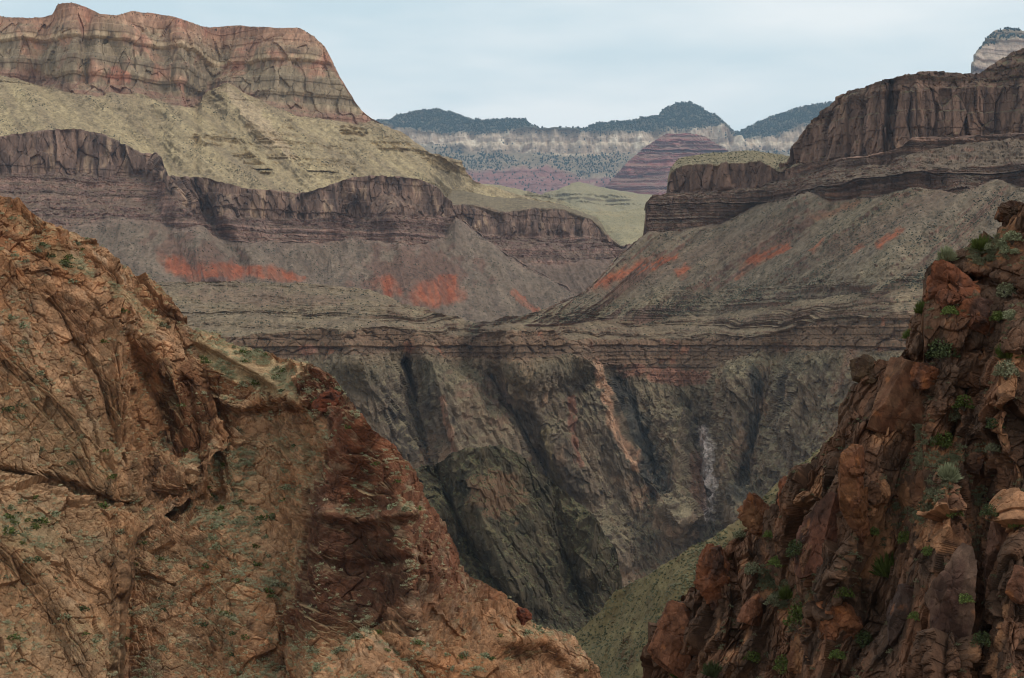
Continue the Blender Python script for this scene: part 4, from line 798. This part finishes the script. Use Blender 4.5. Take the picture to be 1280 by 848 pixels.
def boulder_mesh(rx, ry, rz, seed, planes=16, sub=4, rough=.06, cut=(.62, .95), tilt=0, axis=None):
    v, f = BALL[sub]; v = v*(1/np.abs(v).max(1, keepdims=True))**.75; rg = np.random.default_rng(seed)
    for i in range(planes):
        n = rg.normal(size=3); n /= np.linalg.norm(n); d = rg.uniform(*cut)
        q = v@n.astype(f32); v = v-np.maximum(q-d, 0)[:, None]*n.astype(f32)
    P = v*np.array([rx, ry, rz], f32); c, q = math.cos(R(tilt)), math.sin(R(tilt))
    n = v/np.maximum(np.linalg.norm(v, axis=1, keepdims=True), 1e-6); m = (rx+rz)/2
    b, t, k = blocks(P[:, 0]/(.7*m)+seed, P[:, 1]/(.7*m), P[:, 2]/(.5*m), seed); b2, t2, k2 = blocks(P[:, 0]/(.3*m)+seed, P[:, 1]/(.3*m), P[:, 2]/(.22*m), seed+3)
    d = m*rough*(.9*b+1.1*t-.4*k+.4*b2+.6*t2-.2*k2+.5*fbm(P[:, 0]/(.5*m)+seed, P[:, 1]/(.5*m), P[:, 2]/(.5*m), 4, seed))
    P = P+n*d[:, None]
    P = np.stack([P[:, 0]*c+P[:, 2]*q, P[:, 1], -P[:, 0]*q+P[:, 2]*c], -1)
    return P, f
BALL = {4: ico(4), 5: ico(5), 6: ico(6)}
def boulders(s):
    K1, K2, K3 = lin(132, 90, 60, 1.15), lin(96, 64, 48, 1.15), lin(70, 52, 46, 1.15)
    G = "separate boulders and slabs on the right outcrop"
    spec = [  # px, py, half width, half height in pixels, depth ratio, lean, colours, name, label, category, planes, rough, out
        (947, 647, 25, 33, .9, 8, lin(126, 92, 68, 1.1), K2, "boulder", "rounded orange-brown boulder split by cracks, perched against the skyline of the right crag", "boulder", 26, .10, .5),
        (1128, 500, 46, 50, .7, 18, lin(112, 84, 66, 1.15), K2, "rock_slab", "big smooth brown slab with a pale flat top jutting out over a shadowed hollow", "rock slab", 9, .025, .55),
        (1182, 765, 27, 90, .9, 6, lin(92, 74, 64, 1.15), K3, "rock_pillar", "tall dark grey-brown pillar with a sloping chiselled top", "rock pillar", 14, .05, .6),
        (1066, 618, 27, 62, .9, -6, lin(124, 86, 60, .85), K2, "rock_slab", "upright slab with an orange rust-streaked face", "rock slab", 12, .06, .45),
        (1026, 672, 24, 58, .9, 10, lin(98, 66, 54, 1.15), K3, "rock_pillar", "brown upright pillar beside a deep black crack", "rock pillar", 14, .06, .5),
        (893, 722, 27, 42, .9, 0, lin(112, 72, 52, 1.15), K3, "rock_block", "square-shouldered rusty block standing at the left edge of the right crag", "rock", 20, .09, .4),
        (852, 800, 34, 44, .8, 24, lin(112, 76, 58, 1.15), K2, "rock_slab", "leaning slab with a straight pale upper edge at the lowest corner of the crag", "rock slab", 10, .05, .4),
        (1244, 690, 15, 52, 1, 2, lin(100, 74, 62, 1.15), K3, "rock_pillar", "round-topped dark brown column beside the shaded green cleft", "rock pillar", 14, .04, .5),
        (1272, 735, 18, 26, 1, 20, lin(112, 78, 62, 1.15), K3, "boulder", "blunt brown boulder cut off by the edge of the picture", "boulder", 16, .05, .5),
        (1262, 268, 22, 17, 1, 20, lin(70, 56, 46, 1.15), K3, "rock_block", "blackish crag standing highest on the crest of the right outcrop", "rock", 22, .12, .3),
        (1186, 368, 36, 40, .8, 22, lin(120, 76, 56, 1.15), K3, "rock_block", "fractured reddish crag with a slanting top below the skyline shrubs", "rock", 24, .12, .35),
        (1218, 578, 11, 14, 1, 0, lin(110, 82, 66, 1.15), K3, "boulder", "small grey-brown stone topped with a rounded knob in the green cleft", "boulder", 12, .07, .6),
        (1003, 822, 24, 28, 1, 14, lin(140, 104, 78, 1.15), K2, "rock_block", "pale broken block at the bottom edge below the brush", "rock", 22, .10, .5),
        (1086, 468, 18, 24, 1, -15, lin(86, 70, 54, 1.15), K3, "boulder", "dull olive-brown boulder behind the smooth slab on the skyline", "boulder", 16, .08, -.1),
        (1045, 780, 26, 44, .8, 8, lin(126, 84, 60, 1.15), K2, "rock_slab", "rough orange-brown slab with a crumbling edge beside the low green shrub", "rock slab", 20, .10, .5),
        (1128, 770, 20, 40, .9, 16, lin(74, 62, 58, 1.15), K3, "rock_pillar", "slaty grey upright rock leaning beside the tall pillar", "rock pillar", 12, .05, .5),
        (985, 620, 15, 30, 1, 4, lin(122, 76, 54, 1.15), K3, "rock_block", "knobbly red-brown rock just right of the perched boulder", "rock", 20, .10, .4),
        (940, 765, 15, 24, 1, 20, lin(122, 84, 66, 1.15), K2, "rock_block", "pinkish-brown wedge of rock among loose rubble", "rock", 14, .06, .6),
        (1225, 400, 34, 26, .8, 34, lin(116, 74, 54, 1.15), K3, "rock_slab", "slanted red-brown slab running down to the paired shrubs", "rock slab", 18, .09, .3),
        (1160, 470, 28, 20, .8, 30, lin(120, 78, 56, 1.15), K3, "rock_block", "rusty ledge rock above the big smooth slab", "rock", 20, .10, .3),
    ]
    for i, (px, py, hw, hh, dr, lean, c1, c2, nm, lab, cat, pl, ro, out) in enumerate(spec):
        p = s.at(px, py); D = p[1]; rx, rz = hw*D/FPX*1.0, hh*D/FPX*1.0; ry = min(rx, rz)*dr*1.25; out = out-.42 if i else out-.1
        P, f = boulder_mesh(rx, ry, rz, 300+i, pl, 6 if hh > 34 else 5, ro, (.6, .93), lean)
        q = (px-CX)/FPX, (CY-py)/FPX; D = D-ry*out
        c = np.array([q[0]*D, D, q[1]*D], f32); W = P+c
        a = R(68); u = W[:, 0]*math.cos(a)+W[:, 2]*math.sin(a); v = -W[:, 0]*math.sin(a)+W[:, 2]*math.cos(a)
        A = mixc(np.broadcast_to(c1, P.shape), np.broadcast_to(c2, P.shape), smooth(-.25, .35, fbm(u/2.0, W[:, 1]/.9, v/.8, 5, 320+i)))
        A = A*(1+.3*blocks(u/.8, W[:, 1]/.5, v/.42, 215)[0])[:, None]
        A = mixc(A, np.broadcast_to(lin(150, 98, 62, 1.15), P.shape), .6*smooth(.3, .6, fbm(W[:, 0]/.6, W[:, 1]/.6, W[:, 2]/.9, 4, 350+i)))
        o = new_mesh(nm, P, f, m_near, {"albedo": A, "veg": np.zeros(len(P), f32)}); o.location = c
        tag(o, lab, cat, G)
    sp = KS['spur'][0]
    for px, py, hw, hh, nm, lab, c1 in ((654, 772, 11, 12, "boulder", "lone dark red boulder sitting on the crest of the red spur", lin(104, 60, 44, 1.15)),
                                  (412, 500, 22, 18, "rock_block", "dark red shattered crag on the shoulder of the left ridge", lin(108, 62, 44, 1.15)),
                                  (640, 636, 0, 0, "", "", None)):
        if not hw: continue
        p = sp.at(px, py); D = p[1]-.5; rx, rz = hw*D/FPX, hh*D/FPX
        P, f = boulder_mesh(rx, rx, rz, 400+px, 22, 5, .11, (.6, .93), 12)
        c = np.array([(px-CX)/FPX*D, D, (CY-py)/FPX*D], f32)
        A = mixc(np.broadcast_to(c1, P.shape), np.broadcast_to(lin(70, 48, 42, 1.1), P.shape), smooth(0, .5, fbm(P[:, 0]/1, P[:, 1]/1, P[:, 2]/1, 4, 5)))
        o = new_mesh(nm, P, f, m_granite, {"albedo": A, "veg": np.zeros(len(P), f32)}); o.location = c
        tag(o, lab, "boulder")

# ------------------------------------------------------------------ plants
def tuft(n, seed, spread=1.0, height=1.0, leaf=.10, grassy=False):
    """n narrow leaves through a dome one metre across."""
    rg = np.random.default_rng(seed); V, F = [], []
    for i in range(n):
        a = rg.uniform(0, 6.283); r = .5*spread*math.sqrt(rg.random())*(1+.25*math.sin(a*3+seed)); 
        top = height*math.sqrt(max(.04, 1-(r/(.56*spread))**2))
        if grassy:
            b = np.array([r*.35*math.cos(a), r*.35*math.sin(a), 0]); e = np.array([r*1.15*math.cos(a), r*1.15*math.sin(a), top*rg.uniform(.5, 1)])
            w = leaf*.35
        else:
            z = top*rg.uniform(.15, 1); b = np.array([r*math.cos(a), r*math.sin(a), z]); dr = rg.normal(size=3); dr[2] = abs(dr[2])*.8; dr /= np.linalg.norm(dr)
            e = b+dr*leaf*rg.uniform(.8, 1.6); w = leaf*.42
        sd = np.cross(e-b, rg.normal(size=3)); sd = sd/np.linalg.norm(sd)*w; m_ = (b+e)/2
        k = len(V); V += [b, m_+sd, e, m_-sd]; F.append([k, k+1, k+2, k+3])
    return np.array(V, f32), np.array(F, np.int32)
def stems(seed):
    rg = np.random.default_rng(seed); V, F = [], []
    for i in range(7):
        a = i*.9+rg.uniform(-.2, .2); e = np.array([.3*math.cos(a), .3*math.sin(a), rg.uniform(.35, .6)]); b = np.array([.02*math.cos(a), .02*math.sin(a), -.12])
        k = len(V)
        for t, w in ((0, .018), (1, .007)):
            c = b+(e-b)*t
            for j in range(3): V.append(c+w*np.array([math.cos(j*2.094), math.sin(j*2.094), 0]))
        F += [[k+j, k+(j+1) % 3, k+3+(j+1) % 3, k+3+j] for j in range(3)]
    return np.array(V, f32), np.array(F, np.int32)
def mesh_of(name, vf, mat):
    o = new_mesh(name, vf[0], vf[1], mat); COL.objects.unlink(o); me = o.data; bpy.data.objects.remove(o); return me
def plants(s):
    kinds = {  # colours of the leaves by kind
        'green': leaf_material("green_leaves", (0.050, 0.062, 0.012), (0.105, 0.125, 0.030), .25),
        'lime': leaf_material("lime_leaves", (0.075, 0.100, 0.022), (0.155, 0.185, 0.05), .25),
        'pale': leaf_material("pale_leaves", (0.16, 0.165, 0.085), (0.26, 0.26, 0.15), .25),
        'grey': leaf_material("grey_green_leaves", (0.12, 0.115, 0.06), (0.21, 0.20, 0.12), .25),
        'dark': leaf_material("dark_green_leaves", (0.038, 0.048, 0.018), (0.080, 0.092, 0.035), .25)}
    bark = leaf_material("shrub_stems", (0.05, 0.04, 0.03), (0.10, 0.08, 0.06), .1)
    stem_me = mesh_of("stem", stems(3), bark); fol = {}
    for kd, m in kinds.items():
        for j in range(2): fol[kd, j] = mesh_of("foliage", tuft(700, 20+j, 1, .62+.14*j, .085), m)
        fol[kd, 9] = mesh_of("foliage", tuft(420, 31, 1, .9, .09, True), m)
    near = [  # px, py, width px, kind, shape, label
        (1110, 710, 34, 'green', 9, "largest bright green bush, standing upright on the orange face"),
        (1132, 672, 20, 'green', 0, "mid green bush just above the largest green one"),
        (1054, 740, 19, 'green', 0, "round vivid green shrub beside the rough slab"),
        (984, 742, 20, 'green', 9, "yellowish-green shrub left of the brown pillar"),
        (972, 702, 18, 'lime', 0, "lime-coloured shrub below the perched boulder"),
        (940, 712, 18, 'grey', 1, "blue-green shrub beside the square-shouldered block"),
        (996, 688, 24, 'dark', 1, "dark bluish bush under the red-brown pillar"),
        (1002, 770, 32, 'green', 1, "wide low green shrub spreading in the rubble gully"),
        (966, 752, 16, 'grey', 1, "grey-green shrub among the rubble of the gully"),
        (940, 820, 18, 'green', 0, "green shrub near the bottom edge left of the pale block"),
        (980, 832, 24, 'green', 1, "shaggy green bush at the bottom edge beside the pale block"),
        (890, 838, 22, 'dark', 9, "dark grassy clump at the bottom edge under the leaning slab"),
        (846, 842, 16, 'green', 9, "small grassy tuft at the very foot of the leaning slab"),
        (1046, 818, 16, 'lime', 0, "faded lime shrub below the rough slab"),
        (1258, 440, 26, 'green', 9, "tall bright green tufted shrub at the right margin"),
        (1256, 464, 24, 'grey', 1, "dry grey brush right under the tall tufted shrub"),
        (1248, 396, 18, 'green', 0, "green half of the paired shrubs on the red ledge"),
        (1262, 394, 17, 'pale', 0, "pale half of the paired shrubs on the red ledge"),
        (1186, 389, 17, 'lime', 0, "round lime shrub on the ledge under the fractured crag"),
        (1152, 386, 19, 'green', 9, "bright green tuft at the skyline left of the fractured crag"),
        (1126, 414, 14, 'lime', 9, "small yellow-green tuft low on the skyline"),
        (1256, 366, 22, 'grey', 1, "olive shrub growing in the shade below the pale shrubs"),
        (1226, 308, 24, 'green', 9, "large spiky green shrub on the skyline under the blackish crag"),
        (1182, 320, 21, 'pale', 9, "yellowish spiky clump furthest left on the crest"),
        (1264, 297, 20, 'pale', 0, "largest of the pale cushion shrubs on the crest"),
        (1252, 307, 13, 'pale', 0, "middle pale cushion shrub, touching the largest"),
        (1256, 314, 13, 'pale', 1, "pale cushion shrub lowest in its cluster"),
        (1236, 310, 11, 'pale', 1, "pale cushion shrub beside the large spiky shrub"),
        (1268, 315, 11, 'pale', 0, "pale cushion shrub lying closest to the right margin"),
        (1184, 592, 24, 'pale', 9, "pale blue-green spiky agave-like rosette in the cleft"),
        (1178, 552, 24, 'green', 1, "green bush above the pale rosette"),
        (1176, 440, 30, 'dark', 1, "dark shrub hanging above the big smooth slab"),
        (1196, 520, 22, 'grey', 1, "dusty shrub below the knobby stone's ledge"),
        (1242, 530, 18, 'dark', 0, "deep green shrub at the head of the shaded cleft"),
        (1204, 505, 20, 'green', 1, "green bush in the cleft right of the big slab"),
        (1240, 560, 16, 'grey', 0, "bluish shrub growing beside the knobby stone"),
        (1168, 620, 18, 'grey', 1, "grey shrub below the pale rosette"),
        (1190, 640, 18, 'green', 1, "olive-green bush above the tall pillar"),
        (1206, 748, 16, 'lime', 0, "light green plant at the right side of the tall pillar"),
        (1236, 640, 18, 'dark', 1, "dark bush in the shaded cleft above the round-topped column"),
        (1226, 800, 20, 'dark', 1, "dark leafy bush deep in the shaded cleft"),
        (1144, 770, 14, 'lime', 0, "small light shrub beside the slaty leaning rock"),
        (1160, 690, 14, 'lime', 1, "yellowish shrub on the top edge of the tall pillar"),
        (1268, 655, 16, 'green', 1, "green shrub by the orange cleft at the right margin"),
        (925, 668, 14, 'grey', 0, "greyish shrub at the foot of the perched boulder"),
        (962, 668, 13, 'lime', 0, "pale yellow-green tuft right of the perched boulder"),
        (1090, 664, 15, 'lime', 0, "light shrub hanging on the orange face"),
        (1078, 800, 22, 'dark', 1, "dark green bush in the gap beside the slaty rock"),
    ]
    def shrub(p, w, kd, sh, lab, grp, rz):
        e = bpy.data.objects.new("shrub", None); COL.objects.link(e); e.empty_display_size = .1
        e.location = p; e.rotation_euler = (0, 0, rz); e.scale = (w, w, w)
        tag(e, lab, "shrub", grp)
        for nm, me in (("foliage", fol[kd, sh]), ("stem", stem_me)):
            c = bpy.data.objects.new(nm, me); COL.objects.link(c); c.parent = e
        return e
    # stand each shrub on whatever rock surface shows at its spot
    deps = bpy.context.evaluated_depsgraph_get(); deps.update()
    from mathutils import Vector
    def ground_at(px, py, D0):
        d = Vector(((px-CX)/FPX, 1, (CY-py)/FPX)).normalized()
        ok, loc, n, ix, ob, mt = scn.ray_cast(deps, Vector((0, 0, 0)), d)
        return np.array(loc) if ok and loc[1] < 130 else None
    for i, (px, py, w, kd, sh, lab) in enumerate(near):
        p = ground_at(px, py+w*.28, 60)
        if p is None: p = s.at(px, py+w*.3)
        wm = w*p[1]/FPX*1.18
        shrub(p-np.array([0, wm*.12, wm*.04]), wm, kd, sh, lab, "shrubs on the right outcrop", i*1.7)
    rg = np.random.default_rng(77)
    # bigger shrubs of the left mountainside, one object each; the small ones as ground cover
    small = {kd: [mesh_of("shrub", tuft(70, 50+j, 1, .6, .2), kinds[kd]) for j in range(2)] for kd in ('green', 'grey', 'pale', 'dark')}
    words_ = {'green': "bright green", 'grey': "grey-green", 'pale': "pale straw-green", 'dark': "dark green"}
    for key, n, where in (('spur', 120, "on the ledges of the reddish spur"), ('face', 72, "on the tan granite face"), ('hump', 26, "on the granite hump at the bottom")):
        q, dens, nz = KS[key]; seen = ((q.PX > 4) & (q.PY < 842)); pts, _ = q.sample(dens*smooth(.2, .5, nz)*seen, n, rg)
        for p in pts:
            kd = rg.choice(['green', 'grey', 'pale', 'dark'], p=[.34, .28, .26, .12]); o = bpy.data.objects.new("shrub", small[kd][rg.integers(2)]); COL.objects.link(o)
            w = rg.uniform(.7, 1.35)*(.62 if key == 'hump' else 1); o.location = p-np.array([0, 0, .05]); o.scale = (w, w, w*rg.uniform(.7, 1)); o.rotation_euler = (0, 0, rg.uniform(0, 6))
            tag(o, f"{words_[kd]} shrub {where}", "shrub", f"{words_[kd]} shrubs {where}")
    for key, n, sz, lab in (('spur', 6500, (.10, .34), "low grey-green scrub and grass tufts covering the red spur"), ('face', 3600, (.10, .32), "low scrub and grass tufts on the tan granite face"), ('hump', 2200, (.06, .24), "dry tufts and low scrub on the granite hump")):
        q, dens, nz = KS[key]; cl = smooth(-.25, .3, fbm(q.X/3, q.Y3/3, q.Z/3, 3, 81))
        pts, _ = q.sample(dens*smooth(.15, .5, nz)*cl, n, rg)
        tag(scatter_mesh({'spur': "spur_scrub", 'face': "face_scrub", 'hump': "hump_scrub"}[key], pts, rg.uniform(*sz, n)*rg.uniform(.6, 1, n), TUFT1, m_scrub3, rg, 1.0, .1), lab, "scrub", None, "stuff")
    q, dens, nz = KS['outcrop']; pts, _ = q.sample(dens*smooth(.2, .5, nz)*smooth(-.2, .3, fbm(q.X/1.5, q.Y3/1.5, q.Z/1.5, 3, 82)), 2200, rg)
    tag(scatter_mesh("outcrop_scrub", pts, rg.uniform(.04, .15, 2200), TUFT1, m_scrub4, rg, 1.0, .1), "small dry tufts in the cracks of the right outcrop", "scrub", None, "stuff")
TUFT1 = tuft(44, 5, 1.7, .9, .30)
m_scrub4 = leaf_material("olive_scrub_leaves", (0.085, 0.085, 0.045), (0.19, 0.175, 0.10), 1.2)

# ------------------------------------------------------------------ everything
m_tree = leaf_material("conifer_leaves", (0.016, 0.040, 0.036), (0.036, 0.064, 0.052), 60)
m_scrub = leaf_material("desert_scrub_leaves", (0.055, 0.055, 0.038), (0.115, 0.11, 0.075), 12)
m_scrub2 = leaf_material("ridge_scrub_leaves", (0.065, 0.064, 0.030), (0.14, 0.13, 0.072), 5)
m_scrub3 = leaf_material("near_scrub_leaves", (0.23, 0.225, 0.125), (0.44, 0.40, 0.25), 1.6)
m_granite2 = rock_material("grassy_ground", 1.6, .3, .15)
import time as _t
T0 = _t.time()
def _log(n): print("BUILD", n, round(_t.time()-T0, 1), flush=True)
gm = rock_material("canyon_floor_rock", 20, .3, .5)
gv = np.array([[x, y, -345] for y in (-16000, -2000, 0, 2000, 6000, 16000) for x in (-16000, -4000, 0, 4000, 16000)], f32)
gf = np.array([[r*5+c, r*5+c+1, r*5+c+6, r*5+c+5] for r in range(5) for c in range(4)], np.int32)
tag(new_mesh("ground", gv, gf, gm, {"albedo": np.broadcast_to(lin(104, 92, 74, 1.2), (30, 3)), "veg": np.zeros(30, f32)}), "canyon floor", "ground", None, "structure")
far_rim(); mid_hills(); _log("far")
left_cliff(); _log("left cliff")
G_ = gorge(); _log("gorge")
right_side(G_); _log("right")
near_ridges(); _log("ridges")
left_foreground(); _log("left fg")
S_ = right_foreground(); _log("right fg")
boulders(S_); plants(S_); _log("plants")

# ------------------------------------------------------------------ air
def haze():
    x, y0, y1, z0, z1 = 6500, -300, 12500, -346.5, 1900
    v = np.array([[sx*x, y, z] for z in (z0, z1) for y in (y0, y1) for sx in (-1, 1)], f32)
    f = np.array([[0, 2, 3, 1], [4, 5, 7, 6], [0, 1, 5, 4], [2, 6, 7, 3], [0, 4, 6, 2], [1, 3, 7, 5]], np.int32)
    m = bpy.data.materials.new("air"); m.use_nodes = True; N = m.node_tree.nodes; N.clear()
    o = N.new("ShaderNodeOutputMaterial"); p = N.new("ShaderNodeVolumePrincipled")
    p.inputs["Color"].default_value = (0.56, 0.76, 1.0, 1); p.inputs["Density"].default_value = 0.000036; p.inputs["Anisotropy"].default_value = 0.0
    m.node_tree.links.new(p.outputs["Volume"], o.inputs["Volume"])
    tag(new_mesh("haze", v, f, m), "thin bluish haze filling the canyon", "haze", None, "stuff")
if HAZE: haze()
_log("done")
